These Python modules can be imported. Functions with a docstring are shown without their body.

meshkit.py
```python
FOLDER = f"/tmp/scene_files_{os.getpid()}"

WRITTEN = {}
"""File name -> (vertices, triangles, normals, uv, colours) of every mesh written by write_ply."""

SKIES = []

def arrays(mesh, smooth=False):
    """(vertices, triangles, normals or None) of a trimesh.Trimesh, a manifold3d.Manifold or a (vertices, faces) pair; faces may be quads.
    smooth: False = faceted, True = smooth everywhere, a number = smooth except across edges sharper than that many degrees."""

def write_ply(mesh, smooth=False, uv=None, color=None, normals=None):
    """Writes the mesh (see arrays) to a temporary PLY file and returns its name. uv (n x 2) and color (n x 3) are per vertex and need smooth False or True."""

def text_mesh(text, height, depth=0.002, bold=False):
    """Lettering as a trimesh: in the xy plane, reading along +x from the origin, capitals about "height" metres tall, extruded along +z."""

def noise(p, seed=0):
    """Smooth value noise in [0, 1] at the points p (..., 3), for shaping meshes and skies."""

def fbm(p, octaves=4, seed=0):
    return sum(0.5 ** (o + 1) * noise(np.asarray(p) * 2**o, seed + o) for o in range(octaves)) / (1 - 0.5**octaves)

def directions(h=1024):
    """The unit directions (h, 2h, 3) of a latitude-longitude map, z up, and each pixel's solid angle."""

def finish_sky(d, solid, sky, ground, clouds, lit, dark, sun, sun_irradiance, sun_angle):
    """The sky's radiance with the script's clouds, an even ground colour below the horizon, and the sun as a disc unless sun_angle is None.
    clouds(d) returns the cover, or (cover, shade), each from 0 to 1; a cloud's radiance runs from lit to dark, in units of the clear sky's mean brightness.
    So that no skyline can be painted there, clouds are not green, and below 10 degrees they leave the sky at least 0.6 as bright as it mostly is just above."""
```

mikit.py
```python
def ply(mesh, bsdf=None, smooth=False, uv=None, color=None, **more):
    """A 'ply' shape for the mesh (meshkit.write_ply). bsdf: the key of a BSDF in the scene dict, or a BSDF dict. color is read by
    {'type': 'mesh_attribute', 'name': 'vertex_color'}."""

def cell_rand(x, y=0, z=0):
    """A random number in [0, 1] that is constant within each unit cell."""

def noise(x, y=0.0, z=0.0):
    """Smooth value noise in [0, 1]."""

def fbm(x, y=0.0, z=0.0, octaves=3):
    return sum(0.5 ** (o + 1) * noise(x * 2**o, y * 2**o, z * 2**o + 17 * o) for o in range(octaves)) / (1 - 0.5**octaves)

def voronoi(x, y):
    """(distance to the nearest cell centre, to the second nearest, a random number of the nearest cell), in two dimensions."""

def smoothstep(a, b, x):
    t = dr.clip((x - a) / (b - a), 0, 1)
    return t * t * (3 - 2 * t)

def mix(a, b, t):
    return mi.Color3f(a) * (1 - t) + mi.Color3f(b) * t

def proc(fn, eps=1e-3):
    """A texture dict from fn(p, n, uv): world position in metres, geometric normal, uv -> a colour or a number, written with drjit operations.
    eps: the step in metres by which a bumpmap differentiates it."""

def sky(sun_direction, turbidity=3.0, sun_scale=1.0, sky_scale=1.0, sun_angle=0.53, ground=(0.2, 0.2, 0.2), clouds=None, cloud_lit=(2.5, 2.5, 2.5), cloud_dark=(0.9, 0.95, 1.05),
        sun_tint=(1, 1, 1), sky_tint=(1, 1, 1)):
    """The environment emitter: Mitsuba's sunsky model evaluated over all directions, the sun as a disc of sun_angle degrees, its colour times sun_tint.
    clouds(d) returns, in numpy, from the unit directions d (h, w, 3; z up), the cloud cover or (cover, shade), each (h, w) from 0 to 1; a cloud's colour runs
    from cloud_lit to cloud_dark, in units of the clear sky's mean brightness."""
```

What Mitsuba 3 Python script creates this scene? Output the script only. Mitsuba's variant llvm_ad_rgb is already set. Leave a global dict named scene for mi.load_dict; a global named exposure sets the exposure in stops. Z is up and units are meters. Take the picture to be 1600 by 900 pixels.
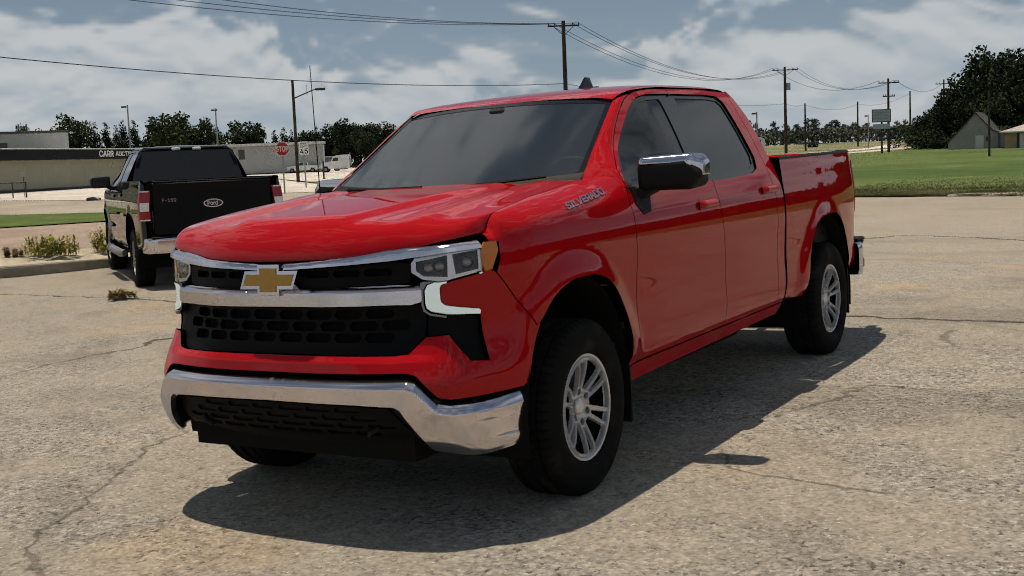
import math, random
import numpy as np, trimesh, shapely, drjit as dr, mitsuba as mi, mikit, meshkit
from shapely.geometry import Polygon, box as sbox
from scipy.interpolate import BSpline, PchipInterpolator
from mikit import proc, fbm, noise, voronoi, cell_rand, smoothstep, mix

scene, labels = {}, {}
T4 = mi.ScalarTransform4f
random.seed(5); RNG = np.random.default_rng(11)

# ------------------------------------------------------------------ camera, sky, exposure
# the car park falls a little across the view, so the two parked pickups stand on a plane tilted by TILT about the line of sight
YAW, PITCH, ROLL, TILT = -2.59334, -0.10671, -0.04067, -0.024
FOOT = np.array([4.777, 3.5527, 0.0])
def rot_axis(a, t):
    K = np.array([[0, -a[2], a[1]], [a[2], 0, -a[0]], [-a[1], a[0], 0]]); return np.eye(3) + np.sin(t)*K + (1-np.cos(t))*K@K
LOT_R = rot_axis([math.cos(-2.590768), math.sin(-2.590768), 0], TILT)
LOT_M = np.eye(4); LOT_M[:3, :3] = LOT_R; LOT_M[:3, 3] = FOOT - LOT_R @ FOOT
EYE = FOOT + LOT_R @ np.array([0, 0, 1.5364])
FWD = np.array([math.cos(PITCH)*math.cos(YAW), math.cos(PITCH)*math.sin(YAW), math.sin(PITCH)])
_r = np.cross(FWD, [0, 0, 1]); _r /= np.linalg.norm(_r); _u = np.cross(_r, FWD)
UPV = -math.sin(ROLL)*_r + math.cos(ROLL)*_u
scene['camera'] = {'type': 'perspective', 'fov': 45.66, 'fov_axis': 'x', 'near_clip': 0.1, 'far_clip': 6000.0,
                   'to_world': T4().look_at(origin=EYE.tolist(), target=(EYE+FWD).tolist(), up=UPV.tolist())}
exposure = 0.18
SUN = np.array([-0.03, -0.205, 1.0])

def clouds(d):
    # soft cumulus with pale tops over a blue-grey veil that thickens towards the horizon
    x, y, z = d[..., 0], d[..., 1], np.maximum(d[..., 2], 0.0)
    def dens(z):
        h = 1.7/(z+0.50); zz = .25*np.tanh(z/.25); big = meshkit.fbm(np.stack([x*h*1.05, y*h*1.05, zz*3.0], -1)+[24.1, 49.4, 24.3], 4, seed=9)
        p = np.stack([x*h*2.6, y*h*2.6, zz*11], -1); w = meshkit.fbm(p*.9+[5, 1, 9], 3, seed=3)-.5; p = p+np.stack([w, -w, w*.8], -1)*1.3
        e = sum(a*(2*np.abs(meshkit.noise(p*f+[2, 3, 4], k)-.5))**.8 for a, f, k in ((.44, 1, 5), (.26, 2.2, 6), (.16, 4.7, 7), (.10, 9.8, 8)))
        hi = np.clip(z/.35, 0, 1)     # overhead the same clouds are near, and show their ragged edges
        return big+.40*(.38-e)+hi*(.40*(.5-meshkit.noise(p*3.9+[7, 1, 2], 11))+.34*(.5-meshkit.noise(p*8.3+[1, 5, 2], 12))+.16*(.5-meshkit.noise(p*17+[3, 5, 1], 13)))
    n = dens(z); up = dens(z+.012); low = 1-np.clip(z/0.20, 0, 1)
    t = np.clip((n-(.475-.09*low))/.12, 0, 1); t = t*t*(3-2*t); veil = .14+.71*low**.8; cover = np.clip(np.maximum(t*.97, veil), 0, .985)
    sun = SUN/np.linalg.norm(SUN); glow = np.clip((d@sun-.50)/.45, 0, 1); hz = np.exp(-z/.035)
    top = np.clip((n-up)*4.5, -.45, .40); side = .10*np.tanh(1.6*(-x*.52+y*.85))*low
    shade = np.clip(1.0-.72*t-top*t*.9+.25*(1-low)-.70*glow*t+side-1.1*(n-.52)*(1-low)*t+.20*hz, 0, 1)
    return cover, shade
scene['sky'] = mikit.sky(SUN.tolist(), turbidity=3.0, sun_scale=2.4, clouds=clouds, cloud_lit=(4.6, 4.75, 4.8), cloud_dark=(2.55, 3.2, 3.75), ground=(0.2, 0.18, 0.15))
# ------------------------------------------------------------------ helpers
def key_for(base):
    if base not in scene and base not in HOLDERS: HOLDERS.add(base); return base
    n = 1
    while f'{base}_{n:03d}' in scene or f'{base}_{n:03d}' in HOLDERS: n += 1
    k = f'{base}_{n:03d}'; HOLDERS.add(k); return k
HOLDERS = set()
def thing(name, label, cat, group=None):
    k = key_for(name); labels[k] = {'label': label, 'category': cat}
    if group: labels[k]['group'] = group
    return k
def raw_ply(v, f, bsdf, n=None, M=None, color=None):
    path = meshkit.write_ply((np.asarray(v, float), np.asarray(f, int)), False, None, color, n)
    s = {'type': 'ply', 'filename': path, 'face_normals': n is None, 'bsdf': {'type': 'ref', 'id': bsdf}}
    if M is not None: s['to_world'] = T4(M)
    return s
def put(name, mesh, bsdf, parent=None, M=None, smooth=False, label=None, kind=None, cat=None, group=None, color=None):
    """one entry of scene. mesh: trimesh, manifold, (v, f) or (v, f, n)"""
    k = key_for((parent + '__' if parent else '') + name)
    if isinstance(mesh, tuple) and len(mesh) == 3: s = raw_ply(mesh[0], mesh[1], bsdf, mesh[2], M, color)
    else:
        s = mikit.ply(mesh, bsdf, smooth, color=color)
        if M is not None: s['to_world'] = T4(M)
    scene[k] = s
    if label or kind or cat:
        labels[k] = {a: b for a, b in (('label', label), ('kind', kind), ('category', cat), ('group', group)) if b}
    return k
def cat_m(*ms): return trimesh.util.concatenate([m if isinstance(m, trimesh.Trimesh) else trimesh.Trimesh(np.asarray(m[0]), np.asarray(m[1]), process=False) for m in ms])
def bx(x0, x1, y0, y1, z0, z1, bevel=0.0):
    if bevel <= 0:
        m = trimesh.creation.box((x1-x0, y1-y0, z1-z0)); m.apply_translation(((x0+x1)/2, (y0+y1)/2, (z0+z1)/2)); return m
    b = min(bevel, 0.49*min(x1-x0, y1-y0, z1-z0)); P = []
    for x, sx in ((x0, 1), (x1, -1)):
        for y, sy in ((y0, 1), (y1, -1)):
            for z, sz in ((z0, 1), (z1, -1)):
                P += [(x+sx*b, y+sy*b, z), (x+sx*b, y, z+sz*b), (x, y+sy*b, z+sz*b)]
    return trimesh.convex.convex_hull(np.array(P))
def tube(pts, r, sides=8, caps=True):
    p = np.asarray(pts, float); r = np.broadcast_to(r, (len(p),)); t = np.gradient(p, axis=0); t /= np.linalg.norm(t, axis=1, keepdims=True)+1e-12
    ref = np.where(np.abs(t[:, 2:]) < 0.9, [0, 0, 1.0], [1.0, 0, 0]); a = np.cross(t, ref)
    for i in range(1, len(p)):
        a[i] = a[i-1]-t[i]*(a[i-1]@t[i])
    a /= np.linalg.norm(a, axis=1, keepdims=True)+1e-12; b = np.cross(t, a); g = np.arange(sides)*2*np.pi/sides
    v = (p[:, None]+r[:, None, None]*(np.cos(g)[None, :, None]*a[:, None]+np.sin(g)[None, :, None]*b[:, None])).reshape(-1, 3)
    i, j = np.meshgrid(np.arange(len(p)-1), np.arange(sides), indexing='ij')
    q = np.stack([i*sides+j, i*sides+(j+1) % sides, (i+1)*sides+(j+1) % sides, (i+1)*sides+j], -1).reshape(-1, 4)
    f = np.vstack([q[:, [0, 1, 2]], q[:, [0, 2, 3]]])
    if caps:
        n = len(v); v = np.vstack([v, p[0], p[-1]]); k = np.arange(sides); e = (len(p)-1)*sides
        f = np.vstack([f, np.stack([k*0+n, (k+1) % sides, k], 1), np.stack([k*0+n+1, e+k, e+(k+1) % sides], 1)])
    m = trimesh.Trimesh(v, f, process=False); return m
def lathe_y(prof, n=64):
    """prof: (r, y) points, closed loop or open; turned about the y axis"""
    p = np.asarray(prof, float); a = np.arange(n)*2*np.pi/n
    v = np.stack([p[:, None, 0]*np.cos(a), np.broadcast_to(p[:, None, 1], (len(p), n)), p[:, None, 0]*np.sin(a)], -1).reshape(-1, 3)
    i, j = np.meshgrid(np.arange(len(p)-1), np.arange(n), indexing='ij')
    q = np.stack([i*n+j, i*n+(j+1) % n, (i+1)*n+(j+1) % n, (i+1)*n+j], -1).reshape(-1, 4)
    return trimesh.Trimesh(v, np.vstack([q[:, [0, 1, 2]], q[:, [0, 2, 3]]]), process=False)
def mirrored(m):
    S_ = np.array([1, -1, 1.0])
    if isinstance(m, tuple): return (m[0]*S_, m[1][:, ::-1], m[2]*S_) if len(m) == 3 else (np.asarray(m[0])*S_, np.asarray(m[1])[:, ::-1])
    c = m.copy(); c.vertices = c.vertices*S_; c.invert(); return c
def moved(m, M): c = m.copy(); c.apply_transform(M); return c
def tr(x=0, y=0, z=0, rz=0, s=1):
    M = np.eye(4); M[:3, :3] = rot_axis([0, 0, 1], rz)*s; M[:3, 3] = (x, y, z); return M
def sstep(a, b, x): t = np.clip((np.asarray(x, float)-a)/(b-a), 0, 1); return t*t*(3-2*t)
def bspl(ctrl, n=1200):
    c = np.asarray(ctrl, float); k = 3; m = len(c); t = np.concatenate([[0]*k, np.linspace(0, 1, m-k+1), [1]*k])
    return BSpline(t, c, k)(np.linspace(0, 1, n))
def rounded(pts, r=0.01): return Polygon(pts).buffer(-r).buffer(2*r).buffer(-r) if r else Polygon(pts)
import mapbox_earcut
def earcut(g):
    rings = [np.asarray(g.exterior.coords)[:-1]]+[np.asarray(i.coords)[:-1] for i in g.interiors]
    v = np.vstack(rings); f = mapbox_earcut.triangulate_float64(v, np.cumsum([len(r) for r in rings]).astype(np.uint32)).reshape(-1, 3)
    a = v[f[:, 1]]-v[f[:, 0]]; b = v[f[:, 2]]-v[f[:, 0]]; flip = (a[:, 0]*b[:, 1]-a[:, 1]*b[:, 0]) < 0; f = f.astype(int); f[flip] = f[flip][:, ::-1]
    return v, f
def tri2d(poly, hu, hv):
    """a polygon cut along a grid of hu x hv into triangles: (points, faces)"""
    x0, y0, x1, y1 = poly.bounds; gu = np.arange(np.floor(x0/hu), np.ceil(x1/hu)+1)*hu; gv = np.arange(np.floor(y0/hv), np.ceil(y1/hv)+1)*hv
    A, B = np.meshgrid(gu[:-1], gv[:-1], indexing='ij'); A, B = A.ravel(), B.ravel()
    cells = shapely.box(A, B, A+hu, B+hv); shapely.prepare(poly)
    full = shapely.contains_properly(poly, cells); part = shapely.intersects(poly, cells) & ~full
    V, F, n = [], [], 0
    if full.any():
        a, b = A[full], B[full]; q = np.stack([np.stack([a, b], 1), np.stack([a+hu, b], 1), np.stack([a+hu, b+hv], 1), np.stack([a, b+hv], 1)], 1).reshape(-1, 2)
        k = np.arange(len(a))*4; V.append(q); F += [np.stack([k, k+1, k+2], 1), np.stack([k, k+2, k+3], 1)]; n = len(q)
    for g in shapely.intersection(poly, cells[part]):
        for h in getattr(g, 'geoms', [g]):
            if h.geom_type == 'Polygon' and h.area > 1e-10:
                v, f = earcut(h); V.append(v); F.append(f+n); n += len(v)
    v, f = np.vstack(V), np.vstack(F); _, i, inv = np.unique(np.round(v, 6), axis=0, return_index=True, return_inverse=True); inv = inv.ravel()
    f = inv[f]; f = f[(f[:, 0] != f[:, 1]) & (f[:, 1] != f[:, 2]) & (f[:, 0] != f[:, 2])]
    return v[i], f
def panel(surf, poly, off=0.0, thick=0.014, hu=0.035, hv=0.025, gap=0.0, roll=0.0):
    """a sheet of surf(u, v) over poly, moved out along its normal by off (a number or off(u, v)), with a return of thick along every edge"""
    if gap: poly = poly.buffer(-gap, join_style='mitre')
    e = 1e-3
    def P(u, v):
        p = surf(u, v); 
        a, b = surf(u+e, v)-surf(u-e, v), surf(u, v+e)-surf(u, v-e); n = np.cross(a, b); n /= np.linalg.norm(n, axis=-1, keepdims=True)+1e-15
        return p, n
    def Q(u, v):
        p, n = P(u, v)
        if not callable(off): return p+n*off, n
        o = off(u, v); p = p+n*np.asarray(o)[..., None]
        def g(u, v): a, m = P(u, v); return a+m*np.asarray(off(u, v))[..., None]
        m = np.cross(g(u+e, v)-g(u-e, v), g(u, v+e)-g(u, v-e)); m /= np.linalg.norm(m, axis=-1, keepdims=True)+1e-15
        return p, m
    Vs, Fs, Ns, n0 = [], [], [], 0
    for g in getattr(poly, 'geoms', [poly]):
        if g.area < 1e-7: continue
        uv, f = tri2d(g, hu, hv); p, n = Q(uv[:, 0], uv[:, 1]); Vs.append(p); Ns.append(n); Fs.append(f+n0); n0 += len(p)
        if thick:
            for ring in [g.exterior]+list(g.interiors):
                c = np.asarray(shapely.segmentize(ring, max(hu, hv)).coords)[:-1]
                if ring.is_ccw != (ring is g.exterior): c = c[::-1]
                p, n = Q(c[:, 0], c[:, 1]); t = np.roll(p, -1, 0)-np.roll(p, 1, 0); t /= np.linalg.norm(t, axis=1, keepdims=True)+1e-12
                side = np.cross(t, n); q = p-n*thick-side*0.15*thick; m = len(p); i = np.arange(m); j = (i+1) % m
                if roll:    # a small rounded edge
                    Vs += [p, q]; nn = side*0.8+n*0.6; nn /= np.linalg.norm(nn, axis=1, keepdims=True); Ns += [nn, side]
                else: Vs += [p, q]; Ns += [side, side]
                Fs += [np.stack([i, i+m, j+m], 1)+n0, np.stack([i, j+m, j], 1)+n0]; n0 += 2*m
    return np.vstack(Vs), np.vstack(Fs), np.vstack(Ns)
def grid_mesh(P, flip=False):
    """P (m, n, 3) -> (v, f, n) smooth"""
    m, n = P.shape[:2]; a, b = np.gradient(P, axis=0), np.gradient(P, axis=1); N = np.cross(a, b)*(-1 if flip else 1); N /= np.linalg.norm(N, axis=-1, keepdims=True)+1e-15
    i, j = np.meshgrid(np.arange(m-1), np.arange(n-1), indexing='ij'); q = np.stack([i*n+j, (i+1)*n+j, (i+1)*n+j+1, i*n+j+1], -1).reshape(-1, 4)
    f = np.vstack([q[:, [0, 1, 2]], q[:, [0, 2, 3]]])
    return P.reshape(-1, 3), f[:, ::-1] if flip else f, N.reshape(-1, 3)

# ------------------------------------------------------------------ materials
def rgb(*c): return {'type': 'rgb', 'value': list(c)}
def mat(name, d, two=True):
    scene[name] = {'type': 'twosided', 'bsdf': d} if two else d; return name
def rough(c, r=0.5, spec=0.5, metallic=0.0, **k):
    return {'type': 'principled', 'base_color': c if isinstance(c, dict) else rgb(*c), 'roughness': r, 'specular': spec, 'metallic': metallic, **k}
mat('red_paint', {'type': 'plastic', 'diffuse_reflectance': rgb(.54, .008, .014), 'int_ior': 1.34, 'nonlinear': True}, False)
mat('black_paint', {'type': 'plastic', 'diffuse_reflectance': rgb(.006, .006, .008), 'int_ior': 1.50}, False)
mat('white_paint', {'type': 'plastic', 'diffuse_reflectance': rgb(.72, .72, .70), 'int_ior': 1.48}, True)
mat('chrome', {'type': 'roughconductor', 'material': 'Cr', 'alpha': 0.035, 'specular_reflectance': rgb(1, 1, 1)})
mat('dark_chrome', {'type': 'roughconductor', 'material': 'Cr', 'alpha': 0.12, 'specular_reflectance': rgb(.35, .35, .36)})
mat('gold', {'type': 'roughplastic', 'diffuse_reflectance': rgb(.40, .22, .025), 'alpha': 0.12})
mat('black_plastic', rough((.0055, .0055, .006), .6, .2))
mat('gloss_black', {'type': 'roughplastic', 'diffuse_reflectance': rgb(.006, .006, .007), 'alpha': 0.06})
mat('mesh_black', rough((.003, .003, .0035), .6, .12))
mat('rubber', rough(proc(lambda p, n, uv: mix((.008, .008, .008), (.02, .019, .017), smoothstep(.5, .8, fbm(p.x*9, p.y*9, p.z*9)))), .85, .10))
mat('underbody', rough((.008, .008, .008), .9, .1))
mat('alloy', rough((.66, .66, .67), .30, .5, .55))
mat('steel', rough((.30, .30, .31), .5, .5, .9))
mat('interior', rough((.035, .035, .038), .8, .2))
mat('interior_light', rough((.16, .16, .16), .8, .2))
mat('glass_clear', {'type': 'thindielectric', 'int_ior': 1.52, 'specular_transmittance': rgb(.40, .46, .47)}, False)
def pane(name, opaque, colour, ior, through):   # tinted glass: a dark glossy body that lets a share of the light through
    scene[name] = {'type': 'blendbsdf', 'weight': 1-opaque, 'a': {'type': 'twosided', 'bsdf': {'type': 'roughplastic', 'diffuse_reflectance': rgb(*colour), 'int_ior': ior, 'alpha': .012, 'distribution': 'ggx'}}, 'b': {'type': 'thindielectric', 'int_ior': ior, 'specular_transmittance': rgb(*through)}}
pane('glass_tint', .72, (.008, .012, .014), 1.46, (.60, .68, .66))
pane('glass_privacy', .93, (.004, .006, .010), 1.44, (.4, .45, .5))
pane('glass_windscreen', .80, (.007, .012, .018), 2.35, (.70, .78, .78))
mat('lens', {'type': 'thindielectric', 'int_ior': 1.3, 'specular_transmittance': rgb(.93, .93, .93)}, False)
mat('amber', {'type': 'roughplastic', 'diffuse_reflectance': rgb(.55, .17, .02), 'alpha': 0.05})
mat('tail_red', {'type': 'roughplastic', 'diffuse_reflectance': rgb(.30, .012, .012), 'alpha': 0.06})
mat('lamp_white', {'type': 'roughplastic', 'diffuse_reflectance': rgb(.78, .80, .80), 'alpha': 0.05})
mat('reflector', {'type': 'roughconductor', 'material': 'Al', 'alpha': 0.15, 'specular_reflectance': rgb(.8, .8, .8)})
mat('chrome_satin', {'type': 'roughconductor', 'material': 'Cr', 'alpha': 0.12})
mat('chrome_dusty', {'type': 'blendbsdf', 'weight': proc(lambda p, n, uv: .04+.45*smoothstep(.62, .80, fbm(p.x*31, p.y*31, p.z*31))*smoothstep(.45, .7, fbm(p.x*5, p.y*5, p.z*5))),
    'a': {'type': 'roughconductor', 'material': 'Cr', 'alpha': 0.03}, 'b': {'type': 'diffuse', 'reflectance': rgb(.22, .18, .13)}})
mat('black_two', rough((.007, .007, .007), .9, .1))
mat('drl', {'type': 'roughplastic', 'diffuse_reflectance': rgb(.75, .80, .78), 'alpha': 0.05}, False)
mat('dark_steel', rough((.035, .035, .036), .6, .3, .3))
mat('black_dull', {'type': 'roughplastic', 'diffuse_reflectance': rgb(.0055, .006, .008), 'int_ior': 1.22, 'alpha': 0.14})
# ------------------------------------------------------------------ pickup body surface
class Contour:
    """half plan outline from the front centre round the driver's side to the rear centre, by arc length"""
    def __init__(s, ctrl):
        p = bspl(ctrl, 4000); d = np.r_[0, np.cumsum(np.linalg.norm(np.diff(p, axis=0), axis=1))]
        s.L = d[-1]; s.u = np.linspace(0, s.L, 3000); s.p = np.stack([np.interp(s.u, d, p[:, i]) for i in (0, 1)], 1)
        t = np.gradient(s.p, s.u, axis=0); t /= np.linalg.norm(t, axis=1)[:, None]; s.n = np.stack([t[:, 1], -t[:, 0]], 1)
        ker = np.ones(15)/15; s.n = np.stack([np.convolve(np.pad(s.n[:, i], 7, 'edge'), ker, 'valid') for i in (0, 1)], 1)
    def at(s, u):
        u = np.asarray(u, float); a = np.abs(u); sg = np.where(u < 0, -1., 1.)
        P = np.stack([np.interp(a, s.u, s.p[:, i]) for i in (0, 1)], -1); N = np.stack([np.interp(a, s.u, s.n[:, i]) for i in (0, 1)], -1)
        P[..., 1] *= sg; N[..., 1] *= sg; return P, N
    def u_of_x(s, x):
        k = (s.u > 0.9) & (s.p[:, 1] > 0.7); return np.interp(-np.asarray(x, float), -s.p[k, 0], s.u[k])
RC = Contour([(.99, 0), (.99, .10), (.985, .24), (.975, .42), (.94, .60), (.90, .72), (.832, .845), (.665, .93), (.49, .978), (.25, .998), (-.4, 1.003), (-1.4, 1.0), (-2.4, 1.0), (-3.4, 1.003), (-4.0, .995), (-4.35, .97), (-4.60, .935), (-4.70, .90), (-4.73, .80), (-4.735, .5), (-4.735, 0)])
FL = PchipInterpolator([.25, .36, .44, .50, .56, .64, .70, .80, .93, 1.05, 1.19, 1.30], [-.20, -.12, -.04, -.012, 0, 0, -.012, -.03, -.052, -.062, -.078, -.10])
SL = PchipInterpolator([.30, .44, .50, .56, .65, .80, .95, 1.05, 1.15, 1.22, 1.28, 1.34, 1.42, 1.50, 1.65, 1.80, 1.90], [-.12, -.075, -.045, -.022, -.012, -.016, -.006, 0, -.003, -.012, -.030, -.052, -.088, -.125, -.20, -.285, -.35])
BL = PchipInterpolator([.30, .44, .50, .56, .65, .80, .95, 1.05, 1.15, 1.22, 1.28, 1.34, 1.40, 1.9], [-.12, -.075, -.045, -.022, -.010, -.010, -.004, 0, -.003, -.010, -.018, -.024, -.032, -.06])
UB = 4.494
def flare(x, z, xc, zc, R, w, a):
    r = np.hypot(x-xc, z-zc); return a*(1-sstep(R, R+w, r))*sstep(.42, .6, z)
def S(u, z):
    u, z = np.broadcast_arrays(np.asarray(u, float), np.asarray(z, float)); P, N = RC.at(u); a = np.abs(u); x = P[..., 0]
    wf = 1-sstep(.72, 1.15, a); wb = sstep(UB-.006, UB+.006, a); side = SL(z)*(1-wb)+BL(z)*wb
    d = FL(z)*wf+side*(1-wf)
    d = d-.050*sstep(.25, .72, a)*(1-sstep(.95, 1.35, a))*sstep(.66, .90, z)
    d = d-.075*(1-sstep(2.30, 3.15, a))*sstep(1.345, 1.62, z)*sstep(1.9, 2.1, a)
    wing = sstep(.95, 1.25, a)
    d = d+wing*(flare(x, z, .08, .40, .56, .17, .028)+flare(x, z, -3.62, .40, .54, .18, .026))
    return np.stack([P[..., 0]+N[..., 0]*d, P[..., 1]+N[..., 1]*d, z+0*u], -1)
# the shut line between bonnet and wing, and the wing's shoulder that rises to it
_sx = np.array([-.64, -.48, -.32, -.06, .15, .33, .46, .51, .54, .56, .572, .66])
_sy = PchipInterpolator(_sx, [.85, .818, .81, .825, .84, .848, .852, .855, .857, .8585, .859, .862]); _sz = PchipInterpolator(_sx, [1.424, 1.416, 1.408, 1.381, 1.361, 1.339, 1.320, 1.303, 1.286, 1.266, 1.241, 1.228])
LIPC = bspl([(.905, 0), (.904, .10), (.898, .24), (.866, .42), (.826, .53), (.788, .62), (.757, .72), (.722, .79), (.672, .832), (.615, .853), (.57, .859)], 400)
LIPZ = PchipInterpolator([0, .4, .6, .7, .78, .83, .859], [1.162, 1.170, 1.191, 1.208, 1.222, 1.232, 1.240])
_la = np.r_[0, np.cumsum(np.linalg.norm(np.diff(LIPC, axis=0), axis=1))]; _la /= _la[-1]
def bonnet(a, s):
    a, s = np.broadcast_arrays(np.asarray(a, float), np.asarray(s, float)); A = np.abs(a); sg = np.where(a < 0, -1., 1.); s = np.clip(s, 0, 1.02)
    b = np.where(s < .3, s*s/.6, .15+(s-.3)*.85/.7)
    lx, ly = np.interp(A, _la, LIPC[:, 0]), np.interp(A, _la, LIPC[:, 1]); rx, ry = -.29-.07*A**2, .805*np.interp(A, _la, LIPC[:, 1])/.859
    x = lx+(rx-lx)*b; y = ly+(ry-ly)*b; xs_ = np.minimum(x, .44)
    t = np.clip(y/(_sy(xs_)+.004), 0, 1.02)**2.2; zt = (1-t)*(1.322+.088*(.72-x))+t*(_sz(xs_)-.14*(x-xs_))
    inn = sstep(.03, .16, lx-x)*(1-.6*sstep(.7, 1.15, lx-x))
    k = .27+.10*np.clip(.8-x, 0, 1.2)
    zt = zt+inn*(.022*(1-sstep(k, k+.09, y))+.013*np.exp(-((y-.63)/.065)**2)-.008*np.exp(-((y-.50)/.06)**2))
    zl = LIPZ(ly); q = np.clip((lx-x)/(.145-.060*A**2), 0, 1); N = (1-(1-q)**2.3)**.62
    z = zl+(zt-zl)*N
    return np.stack([x, y*sg, z], -1)
_he = bonnet(np.ones(400), np.linspace(0, 1, 400))[::-1]; _hx = np.concatenate([[-.64, -.50], _he[:, 0], [.66]]); _hy = np.concatenate([[.86, .835], _he[:, 1], [.862]]); _hz = np.concatenate([[1.424, 1.417], _he[:, 2], [1.228]])
ZT = PchipInterpolator([1.0, 1.14, 1.22, 1.40, 1.75, 2.10, 2.34, 2.6], [1.19, 1.195, 1.225, 1.255, 1.275, 1.29, 1.31, 1.33])
VT = 0.16
def wing_surf(u, v):
    u, v = np.broadcast_arrays(np.asarray(u, float), np.asarray(v, float)); zt = ZT(u); e = 2e-3
    A = S(u, zt); TA = (A-S(u, zt-e))/e; x = RC.at(u)[0][..., 0]; B = np.stack([A[..., 0], np.interp(A[..., 0], _hx, _hy)+.0045, np.interp(A[..., 0], _hx, _hz)-.0005], -1)
    L = np.linalg.norm(B-A, axis=-1)[..., None]; TA = TA*L*.9; TB = np.stack([0*x, -1+0*x, .12+0*x], -1)*L*.8
    t = np.clip((v-zt)/VT, 0, 1.05)[..., None]
    H = (2*t**3-3*t**2+1)*A+(t**3-2*t**2+t)*TA+(-2*t**3+3*t**2)*B+(t**3-t**2)*TB
    return np.where((v > zt)[..., None], H, S(u, v))
# ------------------------------------------------------------------ the red pickup
M_RED = LOT_M
RED = thing('pickup_truck', 'red four-door pickup truck with chrome bumper and gold cross badge, nearest the camera', 'pickup truck')
def red(name, mesh, bsdf, label=None, parent=None, smooth=False, both=False):
    k = put(name, mesh, bsdf, parent or RED, M_RED, smooth, label)
    if both: put(name, mirrored(mesh), bsdf, parent or RED, M_RED, smooth, label)
    return k
def sym(pts):
    """half outline from the centre line to the centre line -> whole polygon"""
    p = [tuple(q) for q in pts]; return Polygon(p+[(-a, b) for a, b in p[::-1] if a > 1e-9] + [(-a, b) for a, b in p if False])
def line_at(pts): 
    p = np.array(pts, float); return lambda u: np.interp(np.abs(u), p[:, 0], p[:, 1])
ARCH_F = [(1.205, .53), (1.214, .58), (1.253, .705), (1.323, .835), (1.43, .935), (1.52, .972), (1.62, .99), (1.76, .99), (1.87, .972), (1.955, .938), (2.05, .86), (2.115, .75), (2.15, .63), (2.17, .50)]
ARCH_R = [(4.88, .50), (4.89, .592), (4.922, .739), (5.0, .866), (5.112, .956), (5.22, .988), (5.36, 1.0), (5.52, 1.0), (5.66, .978), (5.78, .93), (5.89, .85), (5.97, .74), (6.02, .63), (6.04, .53)]
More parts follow.
